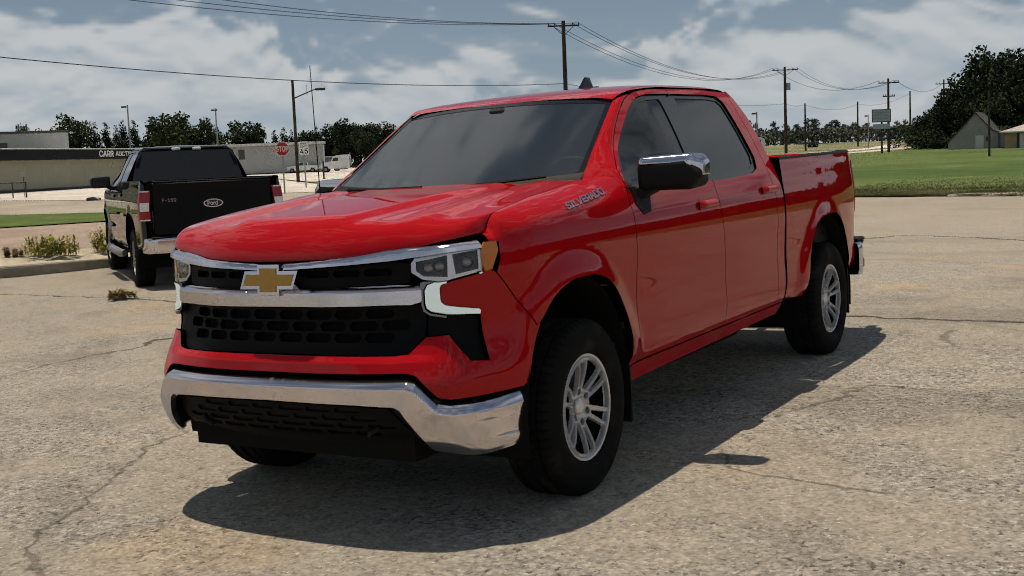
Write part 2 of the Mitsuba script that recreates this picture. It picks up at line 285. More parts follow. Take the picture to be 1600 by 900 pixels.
def smooth_line(pts, n=60):
    p = np.array(pts, float); d = np.r_[0, np.cumsum(np.linalg.norm(np.diff(p, axis=0), axis=1))]; q = np.linspace(0, d[-1], n)
    return [(float(PchipInterpolator(d, p[:, 0])(a)), float(PchipInterpolator(d, p[:, 1])(a))) for a in q]
AF, AR = smooth_line(ARCH_F), smooth_line(ARCH_R)
# wing: from the lamp to the front door, its shoulder included
ztv = lambda u: float(ZT(u))+VT
wing = Polygon([(1.115, 1.075)]+[(1.136, 1.13), (1.138, 1.204), (1.12, 1.210), (1.095, 1.218)]+[(u, ztv(u)+.004) for u in np.linspace(1.09, 2.34, 70)]+[(2.315, 1.36), (2.29, 1.30), (2.275, .9), (2.275, .56), (2.27, .47)]+[p for p in AF[::-1] if p[0] > 1.34]+[(1.30, .83)])
red('fender', panel(wing_surf, wing, hu=.025, hv=.02, thick=.03, gap=.003), 'red_paint', both=True)
# doors
seam_b = [(3.452, .50), (3.455, .86), (3.43, 1.05), (3.41, 1.16), (3.405, 1.26), (3.415, 1.36), (3.455, 1.872)]
frame_f = [(2.275, .50), (2.275, .9), (2.29, 1.30), (2.312, 1.365), (2.352, 1.444), (2.43, 1.505), (2.524, 1.576), (2.653, 1.679), (2.763, 1.753), (2.866, 1.809), (2.939, 1.834), (3.024, 1.852), (3.2, 1.866)]
fdoor = Polygon(frame_f+seam_b[::-1])
glass_f = Polygon([(2.42, 1.372), (2.425, 1.44), (2.53, 1.527), (2.61, 1.578), (2.72, 1.648), (2.835, 1.718), (2.92, 1.760), (3.005, 1.792), (3.12, 1.808), (3.30, 1.815), (3.205, 1.36), (2.8, 1.362)]).buffer(-.02).buffer(.02)
hole_f = Polygon([(2.337, 1.355), (2.35, 1.40), (2.40, 1.447), (2.52, 1.536), (2.60, 1.588), (2.71, 1.664), (2.82, 1.735), (2.905, 1.781), (3.0, 1.815), (3.12, 1.832), (3.455, 1.840), (3.42, 1.338), (2.8, 1.338)]).buffer(-.02).buffer(.02)
d1 = red('door', panel(S, fdoor.difference(hole_f), gap=.003, thick=.03), 'red_paint')
seam_c = [(4.345, .50), (4.345, 1.30), (4.35, 1.45), (4.36, 1.860)]
rdoor = Polygon(seam_b+[(3.9, 1.874), (4.36, 1.860)]+seam_c[::-1])
glass_r = Polygon([(3.515, 1.82), (4.0, 1.818), (4.14, 1.806), (4.18, 1.78), (4.192, 1.6), (4.195, 1.455), (4.16, 1.40), (4.08, 1.38), (3.9, 1.368), (3.46, 1.358)]).buffer(-.015).buffer(.015)
hole_r = Polygon([(3.455, 1.838), (4.0, 1.838), (4.16, 1.828), (4.212, 1.795), (4.222, 1.6), (4.228, 1.44), (4.18, 1.375), (4.08, 1.352), (3.9, 1.342), (3.41, 1.335)]).buffer(-.02).buffer(.02)
d2 = red('door', panel(S, rdoor.difference(hole_r), gap=.003, thick=.03), 'red_paint')
for side in (1, -1):
    fl = (lambda m: m) if side > 0 else mirrored
    a, b = (d1, d2)
    if side < 0:
        a = red('door', mirrored(panel(S, fdoor.difference(hole_f), gap=.003, thick=.03)), 'red_paint'); b = red('door', mirrored(panel(S, rdoor.difference(hole_r), gap=.003, thick=.03)), 'red_paint')
    red('window_trim', fl(panel(S, hole_f.buffer(.002).difference(glass_f), off=-.010, thick=.02)), 'gloss_black', parent=a)
    red('window', fl(panel(S, glass_f.buffer(.004), off=-.016, thick=0)), 'glass_tint', parent=a)
    red('window_trim', fl(panel(S, hole_r.buffer(.002).difference(glass_r), off=-.010, thick=.02)), 'gloss_black', parent=b)
    red('window', fl(panel(S, glass_r.buffer(.004), off=-.016, thick=0)), 'glass_privacy', parent=b, label='dark tinted rear door window')
    # handles: a pull over a dished recess
    for par, uc, zc in ((a, 3.225, 1.206), (b, 4.235, 1.232)):
        cup = [(uc-.105+.21*0, zc)]
        red('handle_recess', fl(panel(S, Polygon([(uc-.10, zc-.035), (uc+.06, zc-.038), (uc+.085, zc), (uc+.06, zc+.03), (uc-.10, zc+.032)]).buffer(.012), off=.0015, thick=0)), 'red_paint', parent=par)
        bar = Polygon([(uc-.13, zc-.012), (uc+.115, zc-.012), (uc+.13, zc+.004), (uc+.115, zc+.022), (uc-.125, zc+.020)]).buffer(.006)
        red('door_handle', fl(panel(S, bar, off=lambda u, z, uc=uc, zc=zc: .036*np.sqrt(np.clip(1-((z-zc-.005)/.026)**2, .05, 1))*np.sqrt(np.clip((.140-np.abs(u-uc))/.05, .02, 1)), hu=.02, hv=.006, thick=.03)), 'red_paint', parent=par)
    red('mirror_patch', fl(panel(S, Polygon([(2.34, 1.352), (2.40, 1.352), (2.60, 1.345), (2.53, 1.30), (2.485, 1.225), (2.40, 1.215), (2.345, 1.27)]).buffer(-.01).buffer(.01), off=.004, thick=.01)), 'black_plastic', parent=a)
    red('quarter_panel', fl(panel(S, Polygon([(2.342, 1.362), (2.354, 1.40), (2.41, 1.445), (2.425, 1.372)]), off=-.006, thick=.01)), 'gloss_black', parent=a)
    red('belt_moulding', fl(panel(S, Polygon([(2.30, 1.356), (2.345, 1.356), (2.345, 1.346), (2.30, 1.346)]), off=.004, thick=.008)), 'chrome', parent=a)
# cab corner behind the rear door, sill, front pillar
cab_c = Polygon(seam_c[:-1]+[(4.36, 1.868), (4.39, 1.868), (4.435, 1.82), (4.478, 1.70), (4.482, 1.3), (4.482, .50)])
red('cab_corner', panel(S, cab_c, gap=.003, thick=.05), 'red_paint', both=True)
red('sill', panel(S, Polygon([(2.20, .47), (2.22, .498), (4.46, .50), (4.47, .47), (4.44, .43), (2.22, .40)]), off=.004, thick=.06, gap=.001), 'red_paint', both=True)
Dp = smooth_line(frame_f[2:11], 40); Dp = S(np.array(Dp)[:, 0]+.004*0, np.array(Dp)[:, 1])
Wp = np.array([(-.44, .79, 1.40), (-.46, .775, 1.417), (-.66, .735, 1.547), (-.86, .70, 1.675), (-1.067, .662, 1.803)])
tt = np.linspace(0, 1, 40); _d = np.r_[0, np.cumsum(np.linalg.norm(np.diff(Wp, axis=0), axis=1))]; _d /= _d[-1]; Wq = np.stack([np.interp(tt, _d, Wp[:, i]) for i in range(3)], 1)
dd = np.r_[0, np.cumsum(np.linalg.norm(np.diff(Dp, axis=0), axis=1))]; dd /= dd[-1]; Dq = np.stack([np.interp(tt, dd, Dp[:, i]) for i in range(3)], 1)
sg = np.linspace(0, 1, 12)[None, :, None]; Pil = Wq[:, None]*(1-sg)+Dq[:, None]*sg
out = np.array([.55, .75, .35]); Pil = Pil+out*(0.010*np.sin(np.pi*sg)**.8)
red('front_pillar', grid_mesh(Pil, True), 'red_paint', both=True)
# roof
def roof_grid():
    xs = np.concatenate([np.linspace(-1.055, -1.30, 14), np.linspace(-1.36, -2.44, 22), np.linspace(-2.48, -2.71, 12)])
    ex = np.array([-1.055, -1.16, -1.3, -1.73, -2.3, -2.56, -2.63, -2.68, -2.71]); ez = PchipInterpolator(-ex, [1.806, 1.842, 1.861, 1.881, 1.881, 1.874, 1.855, 1.81, 1.72])
    cz = PchipInterpolator(-np.array([-1.0, -1.055, -1.15, -1.35, -1.7, -2.1, -2.45, -2.58, -2.67, -2.71]), [1.826, 1.836, 1.858, 1.888, 1.915, 1.922, 1.912, 1.890, 1.83, 1.73])
    s = np.sin(np.linspace(-1, 1, 61)*np.pi/2); rows = []
    for x in xs:
        ye = float(np.interp(-x, [1.055, 1.16, 1.3, 5], [.664, .678, .688, .70])); 
        if x < -1.2: ye = float(S(RC.u_of_x(max(x, -2.70)), float(ez(-x)))[1])
        z0, z1 = float(ez(-x)), float(cz(-x)); prof = (1-np.abs(s)**2.6)**.62
        xx = x+0.03*(1-s**2)*(1 if x > -1.3 else max(0, 1-(-1.3-x)/.5))*-1
        rows.append(np.stack([np.broadcast_to(xx, s.shape), ye*s, z0+(z1-z0)*prof], -1))
    return np.array(rows)
RG = roof_grid()
rf = red('roof', grid_mesh(RG, True), 'red_paint')
_n = RG[14:-10]
for sgn in (7, 53):
    c = _n[:, sgn]; red('roof_moulding', tube(c+[0, 0, -.002], .004, 6), 'gloss_black', parent=rf)
# shark fin aerial
def hull_of(P): return trimesh.convex.convex_hull(np.array(P))
fin = cat_m(hull_of([(-1.87, 0, 1.912), (-1.93, .032, 1.914), (-1.93, -.032, 1.914), (-2.17, .036, 1.914), (-2.17, -.036, 1.914), (-2.19, 0, 1.914), (-1.96, .016, 1.935), (-1.96, -.016, 1.935), (-2.17, .024, 1.948), (-2.17, -.024, 1.948)]),
            hull_of([(-1.955, .014, 1.925), (-1.955, -.014, 1.925), (-2.11, .016, 1.94), (-2.11, -.016, 1.94), (-2.035, .006, 2.002), (-2.035, -.006, 2.002), (-2.085, .006, 2.0), (-2.085, -.006, 2.0)]))
red('roof_antenna', fin, 'gloss_black')
# windscreen
def WS(s, t):
    s, t = np.broadcast_arrays(np.asarray(s, float), np.asarray(t, float)); a = np.abs(s)
    eb = np.array([-.46, .772, 1.415]); et = np.array([-1.067, .660, 1.801]); E = eb+(et-eb)*t[..., None]
    x = E[..., 0]+(1-a**2.2)*(.215*(1-t)+.035*t)-0.02*np.sin(np.pi*t); z = E[..., 2]+(1-a**2.2)*(-.03*(1-t)+.033*t)+.012*np.sin(np.pi*t)
    return np.stack([x, E[..., 1]*s, z], -1)
wsp = Polygon([(-1, 0), (1, 0), (1, 1), (-1, 1)]); wsg = Polygon([(-.965, .07), (.965, .07), (.955, .955), (-.955, .955)]).buffer(-.03).buffer(.03)
ws = red('windscreen', panel(WS, wsg.buffer(.002), thick=0, hu=.03, hv=.03, off=-.003), 'glass_windscreen')
red('windscreen_surround', panel(WS, wsp.difference(wsg), thick=.008, hu=.03, hv=.03, off=-.001), 'gloss_black', parent=ws)
red('sensor_housing', moved(bx(-.09, .09, -.05, .05, -.02, .02, .015), tr(-1.04, 0, 1.79)), 'interior', parent=ws)
# bonnet
red('hood', panel(bonnet, Polygon([(-.997, 0), (.997, 0), (.997, 1), (-.997, 1)]), hu=.02, hv=.02, thick=.03), 'red_paint')
cowl = np.stack([np.stack([WS(s, 0.06)+[0, 0, .002], WS(s, 0.0)+[.02, 0, -.012], bonnet(np.clip(s, -.99, .99), 1.0)+[-.0, 0, -.02], bonnet(np.clip(s, -.99, .99), .9)+[0, 0, -.05]]) for s in np.linspace(-1, 1, 40)])
red('cowl_panel', grid_mesh(cowl, False), 'black_plastic')
for s0, s1 in ((.10, .80), (-.75, -.05)):
    a = WS(s0, .012)+[.015, 0, .012]; b = WS(s1, .03)+[.012, 0, .016]; m = WS((s0+s1)/2, .02)+[.02, 0, .016]
    red('wiper', cat_m(tube([a, m, b], .008, 6), tube([WS(s0-.08, -.02), a], .010, 6)), 'black_plastic')
# bed
bed = Polygon([(4.505, .52), (4.505, 1.415), (4.9, 1.418), (6.35, 1.420), (6.47, 1.40), (6.49, 1.36), (6.49, 1.0), (6.47, .66), (6.35, .60)]+AR[::-1]+[(4.86, .49), (4.7, .50)])
red('bed_side', panel(S, bed, gap=.002, thick=.04), 'red_paint', both=True)
capl = np.stack([np.stack([S(u, 1.412)+[0, .004, 0], S(u, 1.424)+[0, .001, 0], S(u, 1.430)-[0, .015, 0], S(u, 1.430)-[0, .07, 0], S(u, 1.40)-[0, .075, 0]]) for u in np.linspace(4.51, 6.46, 30)])
red('bed_rail', grid_mesh(capl), 'black_plastic', both=True)
red('bed_liner', cat_m(bx(-4.66, -2.80, -.80, .80, .74, .80), bx(-2.86, -2.80, -.88, .88, .8, 1.40), bx(-4.66, -2.8, .80, .86, .78, 1.40), bx(-4.66, -2.8, -.86, -.80, .78, 1.40)), 'black_plastic')
red('tailgate', cat_m(bx(-4.715, -4.665, -.79, .79, .74, 1.415, .012), bx(-4.73, -4.66, -.79, .79, 1.36, 1.42, .015)), 'red_paint')
red('tailgate_handle', bx(-4.728, -4.712, -.12, .12, 1.22, 1.30, .006), 'gloss_black')
tl = Polygon([(6.33, .93), (6.33, 1.35), (6.56, 1.35), (6.56, .93)])
red('tail_light', panel(S, Polygon([(6.40, .95), (6.385, 1.35), (6.56, 1.35), (6.56, .95)]).buffer(-.01).buffer(.01), off=.012, thick=.03, hu=.02), 'tail_red', both=True)
# rear bumper, hitch
rb = bspl([(-4.60, .93), (-4.78, .93), (-4.88, .87), (-4.90, .70), (-4.90, .35), (-4.90, 0)], 40)
rbh = np.concatenate([rb, rb[::-1][1:]*[1, -1]])
prof = [(-.0, .455), (.012, .46), (.022, .52), (.022, .66), (.010, .705), (-.03, .715), (-.10, .71)]
tn = np.gradient(rbh, axis=0); tn /= np.linalg.norm(tn, axis=1, keepdims=True); nn_ = np.stack([tn[:, 1], -tn[:, 0]], 1)
if nn_[len(nn_)//2, 0] > 0: nn_ = -nn_
G = np.stack([np.stack([np.r_[rbh[i]+nn_[i]*o, z] for o, z in prof]) for i in range(len(rbh))])
rbk = red('rear_bumper', grid_mesh(G, False), 'chrome'); scene[rbk]['bsdf'] = {'type': 'ref', 'id': 'chrome'}
red('bumper_step', cat_m(bx(-4.86, -4.80, -.88, .88, .44, .70), bx(-4.90, -4.70, .55, .92, .715, .735, .008), bx(-4.90, -4.70, -.92, -.55, .715, .735, .008)), 'black_plastic')
red('tow_hitch', cat_m(bx(-4.98, -4.6, -.035, .035, .47, .54, .008), bx(-5.12, -4.96, -.03, .03, .485, .525, .01), moved(trimesh.creation.icosphere(2, .028), tr(-5.09, 0, .575)), moved(trimesh.creation.cylinder(.013, .06), tr(-5.09, 0, .54)), bx(-4.965, -4.93, -.12, .12, .44, .60, .01)), 'black_plastic')
red('bumper_end', cat_m(bx(-4.95, -4.88, .80, .90, .68, .735, .012), bx(-5.06, -4.88, .80, .87, .47, .56, .015)), 'black_plastic')
# mirrors
for side in (1, -1):
    fl = (lambda m: m) if side > 0 else (lambda m: moved(mirrored(m), tr(-.10, .045, -.03)))
    def hull(P, r, sub=2):
        s = trimesh.creation.icosphere(sub, 1.0).vertices; return trimesh.convex.convex_hull(np.vstack([np.array(p)+s*q for p, q in zip(P, np.broadcast_to(r, len(P)))]))
    body = hull([(-.70, 1.0, 1.37), (-.70, 1.0, 1.44), (-.735, 1.20, 1.445), (-.74, 1.245, 1.40), (-.73, 1.215, 1.365), (-.82, 1.01, 1.37), (-.82, 1.01, 1.45), (-.83, 1.23, 1.45), (-.83, 1.235, 1.375)], [.038]*9)
    mk = red('wing_mirror', fl(body), 'black_plastic', smooth=45)
    cap = hull([(-.70, 1.0, 1.462), (-.745, 1.215, 1.468), (-.77, 1.245, 1.44), (-.82, 1.0, 1.472), (-.83, 1.235, 1.462)], [.037]*5)
    cap = trimesh.intersections.slice_mesh_plane(cap, [0, 0, 1], [0, 0, 1.462], cap=False)
    red('mirror_cap', fl(cap), 'chrome', parent=mk, smooth=40)
    c2 = hull([(-.735, 1.215, 1.40), (-.735, 1.215, 1.46), (-.765, 1.257, 1.44), (-.765, 1.257, 1.40), (-.82, 1.255, 1.40), (-.82, 1.255, 1.45)], [.0325]*6); c2 = trimesh.intersections.slice_mesh_plane(c2, [0, 1, 0], [0, 1.19, 0], cap=False)
    c2 = trimesh.intersections.slice_mesh_plane(c2, [0, 0, 1], [0, 0, 1.395], cap=False)
    red('mirror_cap', fl(c2), 'chrome', parent=mk, smooth=40)
    red('mirror_arm', fl(hull([(-.70, .94, 1.30), (-.78, .93, 1.30), (-.73, 1.04, 1.355), (-.80, 1.04, 1.355), (-.70, .95, 1.335), (-.80, .95, 1.335)], .022)), 'black_plastic', parent=mk, smooth=45)
    red('mirror_glass', fl(bx(-.875, -.868, 1.0, 1.24, 1.355, 1.475, .003)), 'dark_chrome', parent=mk)
# mast aerial on the far wing
red('mast_antenna', cat_m(tube([(-.375, -.80, 1.34), (-.375, -.80, 2.10)], [.0035, .0022], 6), tube([(-.375, -.80, 1.335), (-.375, -.80, 1.37)], [.014, .006], 10)), 'black_plastic')

# ---- front end
BT = [(0, .690), (.25, .689), (.62, .690), (.665, .689), (.70, .678), (.785, .590), (.84, .578), (1.0, .576), (1.197, .582)]
BB = [(1.205, .583), (1.208, .53), (1.211, .47), (1.210, .42), (1.19, .392), (1.121, .381), (.943, .388), (.765, .397), (.745, .405), (.640, .560), (.615, .574), (.445, .582), (0, .588)]
bt = line_at(BT); bpoly = sym(BT+BB)
def boff(u, z):
    e = np.clip((bt(u)-z)/.044, 0, 1); return -.022+.054*e**.65-.020*sstep(.70, 1.05, np.abs(u))+.075*sstep(.57, .40, z)*sstep(.72, 1.05, np.abs(u))
red('front_bumper', panel(S, bpoly.buffer(-.004).buffer(.004), off=boff, hu=.008, hv=.004, thick=.025), 'chrome_dusty')
# red fascia with its openings
LG = [(0, .772), (.60, .770), (.668, .776), (.742, .838), (.867, .842), (.951, .734), (1.042, .724), (1.038, .908)]
DRL_IN = [(1.030, .935), (.865, .960), (.842, .972), (.836, .985), (.836, 1.030), (.845, 1.042), (.862, 1.048), (1.050, 1.078)]
fas = sym([(0, .702), (.25, .701), (.62, .702), (.67, .701), (.706, .690), (.79, .602), (.84, .590), (1.0, .588), (1.195, .594)]+[p for p in AF if p[0] < 1.33 and p[1] > .6]+[(1.30, .83), (1.112, 1.078), (1.082, 1.092)]+DRL_IN[::-1]+LG[::-1])
red('front_fascia', panel(S, fas, hu=.02, hv=.015, thick=.05, off=lambda u, z: -.004+.012*sstep(.775, .74, z)*(1-sstep(.6, .9, np.abs(u)))), 'red_paint')
# dark voids behind the openings
red('grille_backing', panel(S, sym([(0, .60), (.7, .62), (1.06, .60), (1.09, 1.0), (1.05, 1.20), (.6, 1.19), (0, 1.16)]), off=-.065, thick=0), 'underbody')
lg_out = [(0, .778), (.60, .776), (.660, .785), (.735, .848), (.745, .945), (.73, .970), (.66, .968), (.60, .972), (0, .974)]
def lattice(poly, rows, pitch, w, h, sl):
    holes = []; x0, y0, x1, y1 = poly.bounds
    for i, z in enumerate(rows):
        for k in range(-12, 13):
            u = (k+.5*(i % 2))*pitch; holes.append(Polygon([(u-w/2, z), (u-w/2+sl, z+h/2), (u+w/2-sl, z+h/2), (u+w/2, z), (u+w/2-sl, z-h/2), (u-w/2+sl, z-h/2)]))
    return poly.difference(shapely.union_all([q for q in holes if poly.buffer(-.006).contains(q)]))
red('grille', panel(S, lattice(sym(lg_out), (.800, .846, .892, .938), .150, .137, .038, .016), off=-.026, thick=.03), 'mesh_black', 'black lower grille of long hexagonal openings')
ug = [(0, 1.048), (.62, 1.052), (.672, 1.062), (.678, 1.135), (.60, 1.146), (.447, 1.140), (.135, 1.127), (0, 1.123)]
red('grille', panel(S, lattice(sym(ug), (1.069, 1.107), .150, .137, .030, .013), off=-.022, thick=.03), 'mesh_black', 'black upper grille beside the badge')
for s in (1, -1):
    ac = [(.748, .846), (.867, .850), (.951, .742), (1.034, .733), (1.032, .906), (.865, .920), (.775, .935), (.752, .945)]
    red('air_duct', panel(S, Polygon([(s*a, b) for a, b in ac][::s]).buffer(0), off=-.030, thick=.03), 'mesh_black')
top1 = [(0, 1.151), (.13, 1.155), (.435, 1.175), (.551, 1.191), (.661, 1.199), (1.045, 1.214)]; t1 = line_at(top1)
bar1 = sym(top1+[(1.058, 1.180), (.90, 1.172), (.698, 1.158), (.60, 1.150), (.447, 1.143), (.135, 1.129), (0, 1.124)])
red('grille_bar', panel(S, bar1, off=lambda u, z: -.002+.018*np.clip((t1(u)-z)/.016, 0, 1)**.7, hu=.02, hv=.006, thick=.03), 'chrome')
bar2 = sym([(0, 1.047), (.62, 1.051), (.722, 1.048), (.735, 1.03), (.735, .985), (.728, .979), (.68, .969), (.60, .972), (0, .974)])
red('grille_bar', panel(S, bar2.buffer(-.004).buffer(.004), off=lambda u, z: -.010+.026*np.clip((1.049-z)/.018, 0, 1)**.7, hu=.02, hv=.006, thick=.03), 'chrome')
# head lamps
for s in (1, -1):
    P = lambda pts: Polygon([(s*a, b) for a, b in pts]).buffer(0)
    outl = [(.680, 1.138), (.70, 1.157), (.88, 1.170), (1.058, 1.178), (1.075, 1.204), (1.132, 1.205), (1.136, 1.165), (1.098, 1.088), (1.05, 1.083), (.86, 1.052), (.735, 1.066), (.680, 1.098)]
    lk = red('headlight', panel(S, P(outl), off=-.040, thick=.02), 'gloss_black', 'clear headlight with two dark lens pods and an amber marker')
    red('lamp_bezel', panel(S, P([(.682, 1.136), (.700, 1.155), (1.058, 1.182), (1.058, 1.086), (.86, 1.056), (.738, 1.068), (.682, 1.099)]).difference(P([(.706, 1.142), (.897, 1.163), (.890, 1.074), (.742, 1.081), (.706, 1.104)])).difference(P([(.926, 1.164), (1.046, 1.175), (1.043, 1.096), (.936, 1.082)])), off=-.018, thick=.02), 'chrome_satin', parent=lk)
    for q in ([(.706, 1.142), (.897, 1.163), (.890, 1.074), (.742, 1.081), (.706, 1.104)], [(.926, 1.164), (1.046, 1.175), (1.043, 1.096), (.936, 1.082)]):
        red('lens_pod', panel(S, P(q), off=-.028, thick=0), 'gloss_black', parent=lk)
    for u, z in ((.775, 1.112), (.845, 1.118), (.985, 1.127)):
        p = S(s*u, z); n_ = np.array([.86, s*.5, .05]); n_ /= np.linalg.norm(n_); red('projector', moved(trimesh.creation.icosphere(2, .027), tr(*(p-n_*.040))), 'dark_chrome', parent=lk, smooth=True)
    red('marker', panel(S, P([(1.062, 1.182), (1.078, 1.202), (1.128, 1.203), (1.132, 1.165), (1.096, 1.090), (1.062, 1.086)]), off=.002, thick=.02), 'amber', parent=lk, label='amber side marker of the headlight')
    red('lamp_lens', panel(S, P([(.682, 1.136), (.70, 1.155), (.88, 1.168), (1.062, 1.176), (1.062, 1.086), (.86, 1.054), (.737, 1.068), (.682, 1.10)]), off=-.003, thick=0), 'lens', parent=lk)
    drl = Polygon([(1.083, 1.090), (.90, 1.058), (.80, 1.052), (.765, 1.045), (.750, 1.025), (.748, .972), (.755, .952), (.775, .940), (.865, .927), (1.034, .914), (1.036, .928)]+DRL_IN)
    drl = Polygon([(s*a, b) for a, b in drl.exterior.coords]).buffer(-.003).buffer(.003)
    dk = red('running_light', panel(S, drl, off=.004, thick=.03), 'drl', 'white C-shaped running light, lit')
    scene[dk]['emitter'] = {'type': 'area', 'radiance': rgb(.16, .19, .18)}
    red('lamp_surround', panel(S, P([(.728, 1.055), (.745, 1.06), (.80, 1.058), (.76, 1.048), (.742, 1.025), (.740, .970), (.748, .945), (.775, .930), (.865, .918), (.865, .910), (.77, .922), (.738, .940), (.730, .965)]), off=.006, thick=.02), 'dark_chrome', parent=lk)
# badge: a slanted cross in gold with a bright rim
def cross(w, h, cw, ch, sl): return Polygon([(-w-sl*-.0-ch*sl, ch), (-cw, ch), (-cw, h), (cw, h), (cw, ch), (w+ch*sl, ch), (w-ch*sl, -ch), (cw, -ch), (cw, -h), (-cw, -h), (-cw, -ch), (-w-ch*sl*3, -ch)])
bow = lambda k, g=0: Polygon([(-.128*1, .029), (-.052, .029), (-.052, .055), (.052, .055), (.052, .029), (.150, .029), (.128, -.029), (.052, -.029), (.052, -.055), (-.052, -.055), (-.052, -.029), (-.150, -.029)]).buffer(g, join_style='mitre')
bsh = lambda poly: shapely.affinity.translate(poly, 0, 1.085)
import shapely.affinity
bk = red('badge', panel(S, bsh(bow(1, .009)), off=.030, thick=.06), 'chrome', 'gold cross-shaped badge in a bright rim')
red('badge_face', panel(S, bsh(bow(1, -.006)), off=.034, thick=.006), 'gold', parent=bk)
# lower valance, skid plate, hooks
val = sym([(0, .592), (.44, .586), (.61, .578), (.645, .562), (.745, .41), (.80, .396), (.80, .352), (.66, .335), (.60, .318), (.42, .292), (0, .285)])
red('front_valance', panel(S, val, off=-.03, thick=.08), 'black_plastic')
red('air_intake', panel(S, lattice(sym([(0, .57), (.42, .565), (.57, .555), (.66, .44), (.64, .415), (0, .405)]), (.435, .472, .509, .546), .15, .13, .024, .01), off=-.018, thick=.02), 'mesh_black')
for s in (1, -1): red('tow_hook', tube([(.86, s*.50, .46), (.91, s*.49, .47), (.925, s*.47, .455), (.915, s*.45, .44), (.86, s*.44, .445)], .012, 8), 'black_plastic')
# lettering on the wing
txt = meshkit.text_mesh('SILVERADO', .031, .006, bold=True); tv = np.array(txt.vertices); L0 = tv[:, 0].max()
def on_wing(v, s):
    u = (1.665+v[:, 0]/L0*.42) if s > 0 else (1.665+(1-v[:, 0]/L0)*.42); w = ZT(u)+.020+.024*(np.clip(v[:, 0]/L0, 0, 1) if s > 0 else 1-v[:, 0]/L0)+v[:, 1]*.9; u = u+v[:, 1]*.25*s
    e = 1e-3; p = wing_surf(u, w); n = np.cross(wing_surf(u+e, w)-p, wing_surf(u, w+e)-p); n /= np.linalg.norm(n, axis=1, keepdims=True); q = p+n*(v[:, 2:]+.001)
    return q*[1, s, 1]
for s in (1, -1):
    m = txt.copy(); m.vertices = on_wing(tv, s)
    red('lettering', m, 'chrome_satin', 'row of chrome letters on the fender')
# ---- wheels
TY = [(.241, -.10), (.250, -.118), (.27, -.132), (.31, -.137), (.345, -.134), (.375, -.124), (.392, -.110), (.400, -.095), (.4015, -.075), (.392, -.072), (.392, -.060), (.402, -.057), (.4025, -.018), (.393, -.014), (.393, .014), (.4025, .018), (.402, .057), (.392, .060), (.392, .072), (.4015, .075), (.400, .095), (.392, .110), (.375, .124), (.345, .134), (.318, .1365), (.314, .1385), (.290, .1365), (.286, .134), (.262, .127), (.258, .1235), (.250, .118), (.241, .10)]
def make_wheel(par, M, wput, side, R=1.0, spokes=6, rim_mat='alloy', hubz=.392):
    """par: the truck; M: the truck's matrix; the wheel's outer face looks to +y before it is moved"""
    def place(m, x, y, turn=0):
        c = m.copy() if isinstance(m, trimesh.Trimesh) else m
        return c
    return None
def rim_surf(p, q):
    r = np.hypot(p, q); return np.stack([p+0*q, .058+.040*sstep(.03, .21, r)+.008*np.exp(-(r/.045)**4), q+0*p], -1)
def rim_poly(n=6):
    a = np.linspace(0, 2*np.pi, 120, endpoint=False); P = Polygon(np.stack([.214*np.cos(a), .214*np.sin(a)], 1))
    def sector(c, r0, r1, h0, h1, o=0):
        g = np.linspace(-1, 1, 9); pts = [(r0*np.cos(c+h0*t), r0*np.sin(c+h0*t)) for t in g]+[(r1*np.cos(c+h1*t), r1*np.sin(c+h1*t)) for t in g[::-1]]
        return Polygon(pts).buffer(-.005).buffer(.005)
    for k in range(n):
        c = 2*np.pi*k/n+.26
        P = P.difference(sector(c, .085, .203, .17, .305)); P = P.difference(sector(c+np.pi/n, .100, .200, .06, .115))
        P = P.difference(shapely.geometry.Point(.0698*np.cos(c+np.pi/n), .0698*np.sin(c+np.pi/n)).buffer(.0145))
    return P
RIM = panel(rim_surf, rim_poly(), hu=.02, hv=.02, thick=.018)
RIM = (RIM[0]*[1.045, 1, 1.045], RIM[1], RIM[2])
RIM = (RIM[0], RIM[1][:, ::-1], RIM[2]*-1) if RIM[2][:, 1].mean() < 0 else RIM
TYRE = lathe_y(TY, 360)
_tv = np.array(TYRE.vertices); _tr = np.hypot(_tv[:, 0], _tv[:, 2]); _ta = np.arctan2(_tv[:, 2], _tv[:, 0])/(2*np.pi)
_cut = (((_ta*60+np.where(np.abs(_tv[:, 1]) < .03, .5, 0)+_tv[:, 1]*3.0) % 1) < .20) & (_tr > .380); _sc = np.where(_cut, (_tr-.008)/_tr, 1.0); _tv[:, 0] *= _sc; _tv[:, 2] *= _sc; TYRE.vertices = _tv
LIPM = lathe_y([(.210, .088), (.214, .100), (.222, .111), (.232, .114), (.2335, .106), (.2335, .098), (.222, .086), (.210, .088)], 72)
LIPM.invert()
BARREL = cat_m(lathe_y([(.210, .07), (.205, .02), (.203, -.09), (.03, -.10)], 48), lathe_y([(.205, .02), (.0, .02)], 48))
LIPM.apply_scale([1.045, 1, 1.045]); BARREL.apply_scale([1.045, 1, 1.045])
DISC = cat_m(lathe_y([(.05, .0), (.165, .0), (.165, .025), (.05, .03)], 48), lathe_y([(.0, .03), (.075, .03), (.08, -.05), (.0, -.05)], 32))
CAP = lathe_y([(0.0, .084), (.028, .082), (.036, .076), (.038, .068)], 32)
